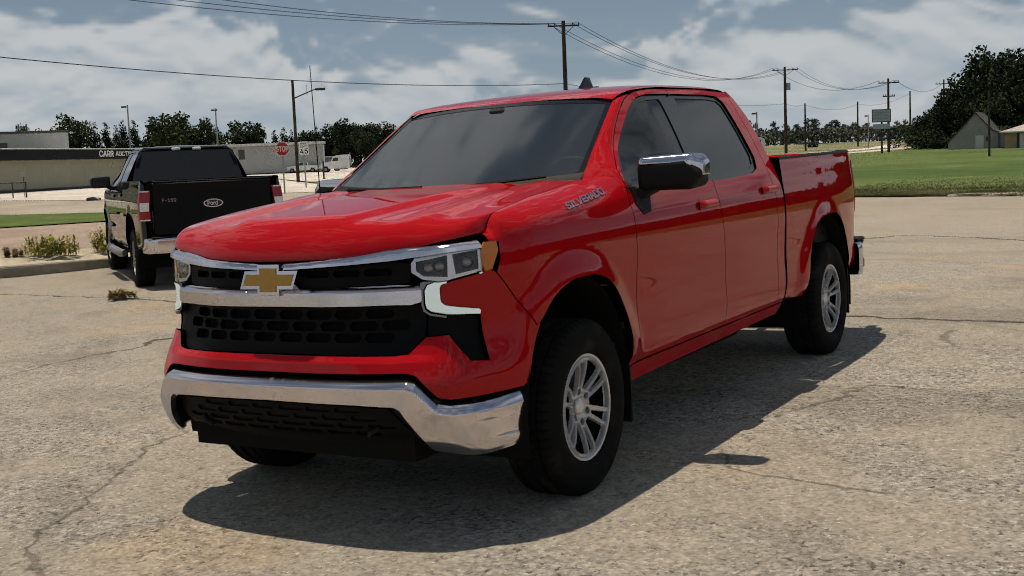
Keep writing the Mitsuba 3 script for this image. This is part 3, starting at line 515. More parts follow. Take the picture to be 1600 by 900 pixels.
def wheel(put_fn, x, y, hz, side, steer=0.0, roll=0.0, name='wheel', rs=1.0):
    c, s = math.cos(roll), math.sin(roll); Rr = np.array([[c, 0, s], [0, 1, 0], [-s, 0, c]]); Rs = rot_axis([0, 0, 1], steer)
    def go(m, flat=False):
        v, f = (np.array(m.vertices), np.array(m.faces)) if isinstance(m, trimesh.Trimesh) else (m[0], m[1]); n = None if isinstance(m, trimesh.Trimesh) else m[2]
        v = (v*[rs, 1, rs])@Rr.T; n = None if n is None else n@Rr.T
        if side < 0: v = v*[1, -1, 1]; f = f[:, ::-1]; n = None if n is None else n*[1, -1, 1]
        v = v@Rs.T; n = None if n is None else n@Rs.T
        v = v+[x, y, hz]
        if flat: v[:, 2] = np.maximum(v[:, 2], .0015)
        return (v, f, n) if n is not None else trimesh.Trimesh(v, f, process=False)
    k = put_fn(name, go(TYRE, True), 'rubber', None, smooth=35)
    put_fn('rim', go(RIM), 'alloy', k); put_fn('rim_lip', go(LIPM), 'alloy', k, smooth=35); put_fn('rim_barrel', go(BARREL), 'underbody', k, smooth=35)
    put_fn('hub_cap', go(CAP), 'alloy', k, smooth=30); put_fn('brake_disc', go(DISC), 'dark_steel', k, smooth=30)
    Rx = np.eye(4); Rx[:3, :3] = rot_axis([1, 0, 0], np.pi/2); cyl = trimesh.creation.cylinder(.0105, .03, sections=6)
    for i in range(6):
        t = 2*np.pi*(i+.5)/6+.26; put_fn('lug_nut', go(moved(cyl, tr(.0698*math.cos(t), .056, .0698*math.sin(t)) @ Rx)), 'gloss_black', k)
    return k
redput = lambda name, m, b, par, smooth=False: put(name, m, b, par or RED, M_RED, smooth)
for sd in (1, -1):
    wheel(redput, 0.0, sd*.862, .392, sd, steer=.02, roll=.35); wheel(redput, -3.745, sd*.862, .392, sd, roll=1.1)
# wheel houses, frame, axles, exhaust
def house(xc, rx, rz, y0, y1):
    a = np.linspace(-.20, np.pi+.20, 24); prof = np.stack([xc+rx*np.cos(a), .40+rz*np.sin(a)], 1)
    P = np.stack([np.stack([prof[:, 0], np.full(24, y), prof[:, 1]], 1) for y in (y0, y1)], 0); v, f, n = grid_mesh(P)
    w = trimesh.creation.extrude_polygon(Polygon(prof), .02, engine='earcut'); w.apply_transform(np.array([[1, 0, 0, 0], [0, 0, 1, y0-.02], [0, 1, 0, 0], [0, 0, 0, 1.0]]))
    return cat_m((v, f), w)
red('wheel_house', house(.05, .49, .60, .55, .985), 'black_two', both=True); red('wheel_house', house(-3.68, .60, .61, .55, .97), 'black_two', both=True)
for x, y in ((-.475, .84), (-4.22, .84)): red('mud_flap', bx(x-.008, x+.008, y-.13, y+.13, .22, .56, .004), 'black_plastic', both=True)
red('chassis', cat_m(bx(-4.6, .78, .36, .50, .44, .58), bx(-4.6, .78, -.50, -.36, .44, .58), bx(-3.0, .6, -.45, .45, .46, .62), bx(-3.1, -.55, -.95, .95, .50, .58), bx(-4.6, -2.8, -.78, .78, .60, .74),
    tube([(-3.745, -.75, .392), (-3.745, .75, .392)], .05, 12), moved(trimesh.creation.icosphere(2, .15), tr(-3.745, 0, .40)), tube([(0, -.75, .392), (0, .75, .392)], .04, 12), tube([(-.3, .1, .42), (-3.6, 0, .42)], .045, 10), bx(-2.3, -1.2, .5, .85, .36, .50, .03), bx(-3.1, -2.5, -.8, -.5, .36, .5, .03), bx(.55, .84, -.62, .62, .32, .62), bx(-.35, .80, -.52, .52, .55, 1.10)), 'underbody')
# ---- inside the cab
def seat(x, y, w):
    return cat_m(bx(x-.25, x+.27, y-w/2, y+w/2, .82, .98, .05), moved(bx(-.07, .07, -w/2, w/2, 0, .66, .05), tr(x-.27, y, .92) @ np.block([[rot_axis([0, 1, 0], -.24), np.zeros((3, 1))], [np.zeros((1, 3)), np.ones((1, 1))]])), bx(x-.50, x-.40, y-.14, y+.14, 1.57, 1.74, .04))
red('seat', seat(-1.35, .40, .52), 'interior_light'); red('seat', seat(-1.35, -.40, .52), 'interior_light')
red('seat', cat_m(bx(-2.5, -2.0, -.66, .66, .82, .98, .05), bx(-2.66, -2.5, -.66, .66, .95, 1.52, .05), *[bx(-2.62, -2.52, y-.13, y+.13, 1.52, 1.66, .03) for y in (-.45, .45)]), 'interior')
dash = trimesh.convex.convex_hull(np.array([(x, s*y, z) for s in (1, -1) for x, y, z in [(-.42, .74, 1.36), (-.80, .76, 1.385), (-.88, .76, 1.33), (-.86, .76, 1.10), (-.5, .74, 1.0)]]+[(-.25, s*.3, 1.36) for s in (1, -1)]))
red('dashboard', cat_m(dash, bx(-.92, -.78, .24, .56, 1.36, 1.42, .03)), 'interior')
a = np.linspace(0, 2*np.pi, 33); sw = np.stack([-.98+.0*a-.07*np.sin(a), .40+.185*np.cos(a), 1.34+.17*np.sin(a)], 1)
red('steering_wheel', cat_m(tube(sw, .015, 8), tube([(-.98, .23, 1.34), (-.98, .57, 1.34)], .02, 6), tube([(-.98, .4, 1.34), (-.99+.0, .4, 1.18)], .02, 6), tube([(-.98, .4, 1.34), (-.8, .4, 1.26)], .04, 8)), 'interior_light')
red('cab_lining', cat_m(*[ (q[0], q[1]) for p in [panel(S, Polygon([(2.30, .5), (4.47, .5), (4.47, 1.335), (2.30, 1.335)]), off=-.06, thick=0, hu=.1, hv=.1), panel(S, Polygon([(4.25, 1.3), (4.46, 1.3), (4.46, 1.84), (4.25, 1.86)]), off=-.05, thick=0, hu=.1, hv=.1)] for q in (p, mirrored(p))], bx(-2.9, -.4, -.93, .93, .60, .62), bx(-2.78, -2.76, -.85, .85, .6, 1.36), (RG[4:-8, 4:-4].reshape(-1, 3)-[0, 0, .05], grid_mesh(RG[4:-8, 4:-4])[1])), 'interior')
red('rear_window', bx(-2.695, -2.69, -.62, .62, 1.38, 1.74), 'glass_privacy')
red('rear_view_mirror', bx(-1.02, -.99, -.11, .11, 1.68, 1.74, .012), 'interior')
red('cab_back', cat_m(bx(-2.74, -2.72, -.9, .9, .6, 1.38), bx(-2.70, -2.68, .60, .76, 1.38, 1.70), bx(-2.70, -2.68, -.76, -.60, 1.38, 1.70), bx(-2.69, -2.675, -.68, .68, 1.66, 1.76), bx(-2.69, -2.67, -.64, .64, 1.74, 1.84)), 'red_paint')
# ------------------------------------------------------------------ the black pickup, seen from behind
BM = tr(-8.136+3.745*math.cos(-2.1884), -9.682+3.745*math.sin(-2.1884), -.10, -2.1884); BM[:3, 2] *= 1.06
BLK = thing('pickup_truck', 'black four-door pickup truck seen from behind with an oval tailgate emblem, parked at the kerb', 'pickup truck')
def blk(name, mesh, bsdf, label=None, parent=None, smooth=False, both=False):
    k = put(name, mesh, bsdf, parent or BLK, BM, smooth, label)
    if both: put(name, mirrored(mesh), bsdf, parent or BLK, BM, smooth, label)
    return k
take = {'fender', 'door', 'cab_corner', 'sill', 'front_pillar', 'roof', 'windscreen', 'windscreen_surround', 'hood', 'cowl_panel', 'front_fascia', 'front_valance', 'grille_backing', 'wing_mirror', 'mirror_cap', 'mirror_arm', 'mirror_glass', 'window', 'window_trim', 'door_handle',
        'quarter_panel', 'mirror_patch', 'belt_moulding', 'wheel_house', 'chassis', 'seat', 'dashboard', 'cab_lining', 'bed_liner', 'bed_rail', 'wheel', 'rim', 'rim_lip', 'hub_cap', 'lug_nut', 'brake_disc', 'front_bumper'}
swap = {'red_paint': 'black_paint', 'glass_tint': 'glass_privacy', 'glass_windscreen': 'glass_privacy', 'interior_light': 'interior', 'chrome': 'black_paint', 'chrome_dusty': 'chrome', 'dark_chrome': 'gloss_black'}
import re
for k in [k for k in list(scene) if k.startswith(RED+'__')]:
    q = k[len(RED)+2:].split('__')
    if all(re.sub(r'_\d{3}$', '', a) in take for a in q):
        d = dict(scene[k]); d['to_world'] = T4(BM); b = d['bsdf']['id']; d['bsdf'] = {'type': 'ref', 'id': swap.get(b, b)}; d.pop('emitter', None); scene[BLK+'__'+'__'.join(q)] = d; HOLDERS.add(BLK+'__'+'__'.join(q))
RC_keep = RC
RC = Contour([(.99, 0), (.99, .10), (.985, .24), (.975, .42), (.94, .60), (.90, .72), (.84, .86), (.68, .945), (.50, .99), (.25, 1.0), (-.4, 1.003), (-1.4, 1.0), (-2.4, 1.0), (-3.4, 1.003), (-4.2, 1.0), (-4.6, .995), (-4.78, .985), (-4.83, .965), (-4.845, .90), (-4.845, .6), (-4.845, 0)])
UE = float(RC.u_of_x(-4.79))
bed2 = Polygon([(4.505, .52), (4.505, 1.415), (4.9, 1.425), (UE-.04, 1.44), (UE+.02, 1.42), (UE+.09, 1.39), (UE+.09, .60), (UE-.2, .56)]+AR[::-1]+[(4.86, .49), (4.7, .50)])
blk('bed_side', panel(S, bed2, gap=.002, thick=.04, hu=.03), 'black_paint', both=True)
for s in (1, -1):
    t = [(UE-.03, .92), (UE-.03, 1.31), (UE+.17, 1.31), (UE+.15, 1.12), (UE+.15, .92)]
    tk = blk('tail_light', panel(S, Polygon([(s*a, b) for a, b in t]).buffer(-.012).buffer(.012), off=.016, thick=.04, hu=.015), 'tail_red', 'red tail light with a clear square in its middle')
    blk('reversing_light', panel(S, Polygon([(s*a, b) for a, b in [(UE+.03, 1.045), (UE+.03, 1.155), (UE+.145, 1.155), (UE+.135, 1.045)]]).buffer(0), off=.020, thick=.01, hu=.015), 'lamp_white', parent=tk)
    for z in (.925, 1.29): blk('light_edge', panel(S, Polygon([(s*a, b) for a, b in [(UE+.02, z), (UE+.02, z+.016), (UE+.15, z+.016), (UE+.15, z)]]).buffer(0), off=.019, thick=.01, hu=.015), 'lamp_white', parent=tk)
RC = RC_keep
tgp = Polygon([(-.80, .745), (.80, .745), (.80, 1.40), (.78, 1.43), (-.78, 1.43), (-.80, 1.40)])
def tg_surf(a, z):
    a, z = np.broadcast_arrays(np.asarray(a, float), np.asarray(z, float))
    x = -4.855-.012*np.cos(np.clip(a/.8, -1, 1)*np.pi/2)+.03*sstep(1.38, 1.43, z)-.014*sstep(1.30, 1.36, z)*(1-sstep(1.38, 1.43, z))
    return np.stack([x, -a, z], -1)
tg = blk('tailgate', panel(tg_surf, tgp, hu=.03, hv=.012, thick=.05), 'black_dull')
blk('tailgate_top', bx(-4.86, -4.80, -.79, .79, 1.405, 1.425, .006), 'black_plastic', parent=tg)
el = lambda a, b: Polygon([(a*math.cos(t), 1.115+b*math.sin(t)) for t in np.linspace(0, 2*np.pi, 40, endpoint=False)])
em = blk('emblem', panel(tg_surf, el(.135, .055), off=.016, thick=.03, hu=.02), 'chrome_satin', parent=tg, label='oval emblem in a bright rim')
blk('emblem_face', panel(tg_surf, el(.118, .042), off=.018, thick=.004, hu=.02), 'navy', parent=tg)
def letters(par, s, h, cx, cz, mat_, bold=True, flipy=False):
    m = meshkit.text_mesh(s, h, .003, bold=bold); v = np.array(m.vertices); v[:, 0] -= v[:, 0].mean(); w = tg_surf(cx+v[:, 0], cz+v[:, 1]); w[:, 0] -= .0195+v[:, 2]; m.vertices = w; m.invert() if m.volume < 0 else None
    return blk('lettering', m, mat_, parent=par)
letters(tg, 'Ford', .050, 0.0, 1.092, 'chrome_satin')
m = meshkit.text_mesh('F-150', .045, .003, bold=True); v = np.array(m.vertices); w = tg_surf(-.69+v[:, 0], 1.155+v[:, 1]); w[:, 0] -= .004+v[:, 2]; m.vertices = w
blk('lettering', m, 'dark_chrome', parent=tg)
# rear window, brake lamp row and roof edge
blk('cab_back', cat_m(bx(-2.80, -2.765, -.92, .92, .6, 1.36, .01), hull_of([(-2.78, s*y, z) for s in (1,) for y, z in ((.86, 1.36), (.78, 1.36), (.74, 1.70), (.66, 1.80))]+[(-2.72, .86, 1.36), (-2.68, .74, 1.70), (-2.68, .66, 1.8)]), hull_of([(-2.78, -y, z) for y, z in ((.86, 1.36), (.78, 1.36), (.74, 1.70), (.66, 1.80))]+[(-2.72, -.86, 1.36), (-2.68, -.74, 1.70), (-2.68, -.66, 1.8)])), 'black_dull')
rwv = hull_of([(x, s*y, z) for s in (1, -1) for x, y, z in ((-2.815, .845, 1.37), (-2.805, .845, 1.37), (-2.745, .715, 1.825), (-2.735, .715, 1.825), (-2.735, .68, 1.845), (-2.745, .68, 1.845))])
blk('rear_window', rwv, 'gloss_black')
blk('roof_end', hull_of([(x, s*y, z) for s in (1, -1) for x, y, z in ((-2.74, .70, 1.835), (-2.70, .62, 1.895), (-2.76, .66, 1.85), (-2.77, .50, 1.875), (-2.68, .70, 1.84))]), 'black_paint')
for y in (.155, -.155): blk('cargo_lamp', bx(-2.80, -2.76, y-.065, y+.065, 1.845, 1.885, .01), 'lamp_white', label='clear lamp above the rear window')
rb2 = np.concatenate([bspl([(-4.62, .96), (-4.86, .965), (-4.965, .90), (-4.975, .70), (-4.975, .35), (-4.975, 0)], 40)]); rb2 = np.concatenate([rb2, rb2[::-1][1:]*[1, -1]])
tn = np.gradient(rb2, axis=0); tn /= np.linalg.norm(tn, axis=1, keepdims=True); nn2 = np.stack([tn[:, 1], -tn[:, 0]], 1); nn2 = -nn2 if nn2[len(nn2)//2, 0] > 0 else nn2
G = np.stack([np.stack([np.r_[rb2[i]+nn2[i]*o, z] for o, z in [(-.03, .50), (-.005, .505), (.0, .55), (.004, .66), (-.004, .695), (-.03, .705), (-.14, .705)]]) for i in range(len(rb2))])
blk('rear_bumper', grid_mesh(G), 'chrome'); blk('bumper_step', bx(-4.97, -4.80, -.86, .86, .69, .715, .006), 'black_plastic')
blk('bumper_bracket', bx(-4.93, -4.7, -.8, .8, .52, .68), 'underbody')
blk('number_plate', bx(-4.99, -4.978, -.15, .15, .40, .50, .003), 'black_plastic')
for s in (1, -1): blk('running_board', tube([(-2.55, s*.99, .40), (-2.45, s*1.04, .40), (-.75, s*1.04, .40), (-.62, s*.99, .40)], [.05, .06, .06, .05], 10), 'steel')

# ------------------------------------------------------------------ ground
LN = LOT_R[:, 2]
def ground_z(x, y):
    r = np.hypot(x-EYE[0], y-EYE[1]); far = np.clip(.008*(r-150), 0, None); far = np.where(far > 2.0, 2.5-.5*np.exp(-(far-2.0)/.5), far)
    w = 1-sstep(4.3, 9.5, np.hypot((x+1.9)*.85, y)); pl = -(LN[0]*(x-FOOT[0])+LN[1]*(y-FOOT[1]))/LN[2]
    dip = .10*(1-sstep(2.5, 4.6, np.hypot(x+9.2, y+11.2)))     # the black pickup stands in a shallow gutter
    return far+w*pl-dip
def sheet(name, poly, bsdf, off, h, label, kind='structure', **k):
    uv, f = tri2d(poly, h, h); v = np.c_[uv, ground_z(uv[:, 0], uv[:, 1])+off]
    return put(name, trimesh.Trimesh(v, f, process=False), bsdf, smooth=True, label=label, kind=kind, **k)
mat('navy', {'type': 'roughplastic', 'diffuse_reflectance': rgb(.01, .015, .04), 'alpha': .1})
def segdist(p, pts):
    d = mi.Float(1e3)
    for (ax, ay), (bx_, by_) in zip(pts[:-1], pts[1:]):
        ex, ey = bx_-ax, by_-ay; l2 = ex*ex+ey*ey; t = dr.clip(((p.x-ax)*ex+(p.y-ay)*ey)/l2, 0, 1); d = dr.minimum(d, dr.sqrt(dr.square(p.x-ax-ex*t)+dr.square(p.y-ay-ey*t)))
    return d
CRACKS = [([(-5.8, -12.7), (-5.9, -11.4), (-5.8, -10.5), (-5.6, -9.4), (-5.5, -8.6), (-5.5, -7.3), (-5.4, -5.1), (-5.6, -1), (-5.5, .9), (-5.4, 1.4), (-5.3, 2.0), (-5.2, 3.6), (-5.4, 9)], .05, 1.0), ([(-.2, -4.6), (-1.4, -5.2), (-2.0, -5.35), (-2.6, -5.3), (-3.3, -5.4), (-5.4, -5.0)], .035, .9), ([(2.3, .3), (1.5, -1.0), (1.0, -1.3), (.4, -1.7), (0, -2.0), (-.3, -2.0), (-1.5, -2.6)], .018, .55),
          ([(-14.0, -4), (-14.7, -1.9), (-15.6, -1.5), (-15.4, -.6), (-14.7, .6), (-13.6, 2.4), (-11, 6)], .07, 1.0), ([(-1.6, 1.2), (-2.1, 1.4), (-2.6, 1.6), (-2.5, 2.1), (-2.9, 2.6), (-3.0, 4)], .03, .5), ([(-.9, 1.2), (-.6, 1.35), (-.5, 1.6), (-.3, 2.2)], .02, .6), ([(-4.9, 1.5), (-4.4, 1.6), (-4.1, 1.75)], .05, .5), ([(3, 2.2), (1.9, 1.4), (1.2, 1.9), (.5, 2.0)], .012, .4), ([(-15, -1.5), (-15.5, -9), (-15, -14)], .05, .8)]
def crackmap(p):
    wx = (fbm(p.x*3.1, p.y*3.1, 3.0)-.5)*.28+(fbm(p.x*17, p.y*17, 9.0)-.5)*.05; wy = (fbm(p.x*3.1+31, p.y*3.1, 7.0)-.5)*.28+(fbm(p.x*17+9, p.y*17, 2.0)-.5)*.05
    q = mi.Point3f(p.x+wx, p.y+wy, 0); m = mi.Float(0)
    for pts, w, a in CRACKS: m = dr.maximum(m, a*(1-smoothstep(w*.35, w, segdist(q, pts)))*(.35+.65*smoothstep(.25, .45, fbm(p.x*1.3+5, p.y*1.3, 1.0))))
    return m
def grain(p): return noise(p.x*66, p.y*66, 1.0)*.5+noise(p.x*121+7, p.y*121, 5.0)*.3+noise(p.x*29+3, p.y*29, 9.0)*.2
def specks(p): return smoothstep(.735, .80, noise(p.x*41+p.y*9, p.y*41-p.x*9, 3.0)*.7+.3*noise(p.x*90, p.y*90, 2.0)), smoothstep(.80, .86, noise(p.x*52-p.y*13+9, p.y*52+p.x*13, 6.0)*.75+.25*noise(p.x*110, p.y*110, 4.0))
def lot_col(p, n, uv):
    near = dr.sqrt(dr.square(p.x-4.8)+dr.square(p.y-3.5)); big = fbm(p.x*.35+3, p.y*.35, 1.0, 4); mid = fbm(p.x*1.7, p.y*1.7, 4.0, 4); fine = fbm(p.x*9, p.y*9, 2.0, 4)
    worn = smoothstep(.42, .60, mid*.6+big*.4)           # where the binder has worn off the stones
    base = mix((.236, .217, .182), (.208, .197, .173), worn)*(.87+.26*fine)*(.87+.26*big)
    g = grain(p); fade = 1-.75*smoothstep(7., 20., near); base = base*(1+(.95+.5*worn)*(g-.5)*fade)
    dk_, lt_ = specks(p); base = mix(base, (.035, .03, .025), dk_*(.40+.35*worn)*fade); base = mix(base, (.50, .49, .46), lt_*.50*fade)
    d1, d2, w1 = voronoi(p.x*38, p.y*38); base = base*(1+.45*(w1-.5)*worn)
    rust = smoothstep(.56, .72, fbm(p.x*.8+9, p.y*.8+4, 6.0, 4)); base = mix(base, base*mi.Color3f(1.10, 1.0, .88), rust)
    stain = smoothstep(.56, .75, fbm(p.x*.9+20, p.y*.55, 3.0, 6)); base = base*(1-.22*stain)
    streak = smoothstep(.60, .80, fbm(p.x*.5+p.y*.9, p.y*2.6-p.x*3.0, 5.0, 4)); base = base*(1-.16*streak)
    base = mix(base, mi.Color3f(.250, .227, .184)*(.85+.3*big)*(.9+.2*mid), .55*smoothstep(8., 26., near))
    return mix(base, (.035, .031, .025), .92*crackmap(p))
def lot_h(p, n, uv):
    dk_, lt_ = specks(p)
    return grain(p)*.0055-dk_*.004+lt_*.002+fbm(p.x*11, p.y*11, 2.0)*.006-crackmap(p)*.012
mat('lot', {'type': 'bumpmap', 'arbitrary': proc(lot_h, eps=.003), 'scale': 1.0, 'bsdf': rough(proc(lot_col), .85, .25)})
def plain(c1, c2, s, amt=.35):
    def fn(p, n, uv):
        a = fbm(p.x*s, p.y*s, p.z*s, 4); b = fbm(p.x*s*9, p.y*s*9, p.z*s*9, 3); return mix(c1, c2, smoothstep(.3, .7, a))*(1-amt/2+amt*b)
    return proc(fn)
mat('grass_soil', rough(plain((.052, .082, .024), (.078, .102, .034), .22, .6), .95, .05))
mat('field_soil', rough(plain((.048, .078, .026), (.074, .098, .036), .09, .6), .95, .05))
mat('dry_soil', rough(plain((.10, .11, .06), (.17, .155, .10), .08, .3), .95, .05))
mat('pink_asphalt', rough(plain((.205, .165, .135), (.24, .195, .16), .4, .25), .9, .1))
mat('road_asphalt', rough(plain((.22, .20, .165), (.26, .24, .20), .25, .25), .9, .1))
mat('pale_concrete', rough(plain((.36, .345, .31), (.43, .41, .37), .3, .25), .9, .1))
mat('bed_sand', rough(plain((.27, .245, .18), (.34, .31, .24), 1.2, .6), .95, .05))
mat('kerb_concrete', rough(plain((.24, .225, .19), (.30, .28, .24), 1.5, .5), .9, .1))
r_ = np.concatenate([[0.], np.geomspace(3, 3000, 60)]); a_ = np.linspace(0, 2*np.pi, 97)[:-1]; X, Y = EYE[0]+r_[:, None]*np.cos(a_), EYE[1]+r_[:, None]*np.sin(a_)
P = np.stack([X, Y, ground_z(X, Y)-.10-.35*sstep(60, 300, r_)[:, None]], -1); P = np.concatenate([P, P[:, :1]], 1); gv, gf, gn = grid_mesh(P)
put('ground', trimesh.Trimesh(gv, gf if gn[200, 2] > 0 else gf[:, ::-1], process=False), 'dry_soil', smooth=True, label='dry ground under the fields and yards, out to the horizon', kind='structure')
LOTP = Polygon([(-7.7, -13.95), (-9.6, -13.75), (-11.5, -13.0), (-14.0, -13.0), (-22, -21), (-34, -17.5), (-32, -11.6), (-30.3, -6.3), (-30.0, -5.0), (-29.8, -3.9), (-29.2, -1.5), (-28.6, 1.5), (-36, 10), (-78, 44), (-60, 95), (40, 95), (44, -13), (6, -14.4)])
sheet('parking_lot', LOTP, 'lot', 0.0, .8, 'worn tan car park surface with exposed stones and cracks')
KB = [(30, -14.6), (6, -14.4), (-6.5, -14.1), (-7.7, -13.95), (-9.6, -13.75), (-11.5, -13.0), (-13.2, -12.9)]
def offs(line, d): return shapely.geometry.LineString(line).offset_curve(d)
bedp = Polygon(KB+[(-14.9, -14.6), (-11.2, -15.7), (-9.4, -16.2), (-6.5, -16.9), (6, -17.4), (30, -17.6)])
kline = shapely.geometry.LineString(KB).buffer(.09, cap_style='flat', join_style='mitre')
def slab(name, poly, bsdf, z0, z1, label, h=.5, kind='structure'):
    m = trimesh.creation.extrude_polygon(shapely.segmentize(poly, h), z1-z0, engine='earcut'); v = np.array(m.vertices); v[:, 2] += z0+ground_z(v[:, 0], v[:, 1]); m.vertices = v
    return put(name, m, bsdf, label=label, kind=kind)
slab('kerb', kline, 'kerb_concrete', -.05, .15, 'pale concrete kerb along the left edge of the car park')
sheet('planting_bed', bedp.difference(kline), 'bed_sand', .12, .6, 'narrow sandy bed behind the kerb')
sheet('side_road', Polygon([(30, -17.6), (6, -17.4), (-6.5, -16.9), (-9.4, -16.2), (-11.2, -15.7), (-14.9, -14.6), (-17, -17), (-26.0, -24.8), (-22.0, -28.2), (-19.1, -29.5), (-15.3, -31.6), (0, -37), (30, -45)]), 'pink_asphalt', .0, 1.5, 'pinkish asphalt lane beyond the planting bed')
sheet('grass_verge', Polygon([(30, -45.2), (0, -37.2), (-15.3, -31.8), (-19.1, -29.7), (-22.0, -28.4), (-26.0, -25.2), (-31.5, -28.0), (-28.2, -35.6), (-27.4, -40.9), (-24.0, -46.7), (-5, -66), (10, -80)]), 'grass_soil', .03, 1.5, 'strip of mown grass between lane and road')
sheet('road', Polygon([(10, -80.2), (-5, -66.2), (-24.0, -46.9), (-27.6, -40.9), (-28.4, -35.6), (-31.7, -28.2), (-50, -43), (-45.0, -56.2), (-48.6, -70.0), (-46.0, -84.9), (-30, -110), (-10, -130)]), 'road_asphalt', .0, 2.0, 'wide tan road crossing in front of the auction building')
sheet('forecourt', Polygon([(-10, -130.3), (-30, -110.2), (-46.2, -85.1), (-48.8, -70.0), (-45.2, -56.4), (-50.2, -43.2), (-63, -52), (-110, -100), (-100, -118), (-76, -112), (-55, -104), (-35, -130)]), 'pale_concrete', .02, 3.0, 'pale concrete forecourt in front of the auction building')
sheet('gravel_yard', Polygon([(-110, -99.5), (-87.0, -75.5), (-80, -64), (-110, -85), (-140, -105), (-190, -140), (-175, -165), (-140, -150), (-115, -120)]), 'pale_concrete', .03, 4.0, 'pale gravel yard where the white trucks stand')
sheet('verge', Polygon([(-65, -53), (-62, -46), (-80, -63.5), (-87.3, -75.3), (-84, -73)]), 'grass_soil', .03, 2.0, 'patch of olive grass around the lamp pole')
sheet('footpath', Polygon([(-50.5, -42.5), (-52, -37), (-70, -50), (-79, -62), (-63, -50)]), 'pale_concrete', .03, 2.0, 'pale concrete footpath beyond the grass')
sheet('roadside_grass', Polygon([(-14.3, -12.8), (-22, -21.2), (-34.2, -17.7), (-70, -49.5), (-52, -36.8), (-50.3, -42.3), (-31.7, -27.8), (-26, -24.6), (-17, -16.8)]).buffer(-.05), 'grass_soil', .04, 2.0, 'olive grass between the car park and the footpath')
FIELD = Polygon([(-34.4, -17.6), (-32.2, -11.6), (-30.5, -6.3), (-30.2, -5.0), (-30.0, -3.9), (-29.4, -1.5), (-28.8, 1.5), (-36.2, 10), (-78.2, 44), (-60.2, 95.3), (40, 95.3), (80, 150), (-120, 260), (-330, 60), (-260, -40), (-180, -40), (-150, -45), (-110, -45), (-72, -49)])
sheet('grass_field', FIELD, 'field_soil', .03, 4.0, 'mown green field beyond the car park')
sheet('dirt_yard', Polygon([(-72.4, -49.3), (-110, -45.3), (-150, -45.3), (-180, -40.3), (-260, -40.3), (-420, -90), (-330, -150), (-190, -139), (-140, -104), (-110, -84), (-80, -62)]), 'dry_soil', .035, 5.0, 'dull dirt yard around the far utility poles')
sheet('far_road', Polygon([(-152, -53), (-186, -50.5), (-215, -50), (-260, -60), (-262, -64), (-215, -55), (-186, -55), (-155, -57.5)]), 'pale_concrete', .06, 3.0, 'pale road crossing the far end of the field')
sheet('driveway', Polygon([(-155, -44), (-175, -43), (-215, -43), (-250, -47), (-250, -50), (-215, -46.5), (-175, -46), (-155, -46)]), 'pale_concrete', .06, 3.0, 'pale driveway beside the sign board')
# broken concrete along the field's edge, and its fringe of grass
EDGE = np.array([(-30.9, -8.2), (-30.3, -6.2), (-30.0, -5.0), (-29.8, -3.9), (-29.2, -1.5), (-28.6, 1.5), (-32.0, 5.5)])
def along(line, t):
    d = np.r_[0, np.cumsum(np.linalg.norm(np.diff(line, axis=0), axis=1))]; t = np.asarray(t)*d[-1]; return np.stack([np.interp(t, d, line[:, i]) for i in (0, 1)], -1)
mat('rubble', rough(plain((.33, .31, .27), (.43, .41, .36), 2.0, .4), .9, .1))
for i, t in enumerate((.335, .37, .41, .455, .47, .53, .60, .68)):
    c = along(EDGE, t)+[-.22-.12*RNG.random(), 0]; w, l = .12+.10*RNG.random(), .22+.38*RNG.random()
    a = np.sort(RNG.random(7))*2*np.pi; m = trimesh.convex.convex_hull(np.concatenate([np.c_[w*np.cos(a), l*np.sin(a), np.full(7, -.02)], np.c_[.9*w*np.cos(a), .9*l*np.sin(a), .02+.03*RNG.random(7)]]))
    put('concrete_chunk', moved(m, tr(c[0], c[1], .03, RNG.random())), 'rubble', label='broken pale concrete chunk on the edge between car park and field', cat='rubble', group='concrete chunks along the field edge')
def blades(x, y, h, w, lean=.5, z0=.03):
    n = len(x); a = RNG.random(n)*2*np.pi; d = RNG.normal(0, lean, (n, 2))*h[:, None]; z = ground_z(x, y)+z0; c, s = np.cos(a)*w, np.sin(a)*w
    v = np.stack([np.stack([x-c, y-s, z], 1), np.stack([x+c, y+s, z], 1), np.stack([x+d[:, 0], y+d[:, 1], z+h], 1)], 1).reshape(-1, 3)
    return v, np.arange(3*n).reshape(-1, 3)
mat('grass_leaf', {'type': 'diffuse', 'reflectance': proc(lambda p, n, uv: mix((.10, .125, .045), (.28, .25, .14), smoothstep(.35, .75, fbm(p.x*.7, p.y*.7, 2.0)+.3*(noise(p.x*31, p.y*31)-.5))))})
n = 46000; t = RNG.random(n); c = along(EDGE*[1, 1]+0, np.clip(t, 0, 1)); dist = RNG.exponential(2.6, n); x = c[:, 0]-.10-dist; y = c[:, 1]+RNG.normal(0, .3, n)
hh = (.02+.035*RNG.random(n))*(1+.7*np.exp(-dist/.5)*meshkit.noise(np.c_[y*1.2, x*0, x*0]))
put('grass_fringe', blades(x, y, hh, .012+.012*RNG.random(n)), 'grass_leaf', label='ragged grass along the edge of the field', kind='stuff')
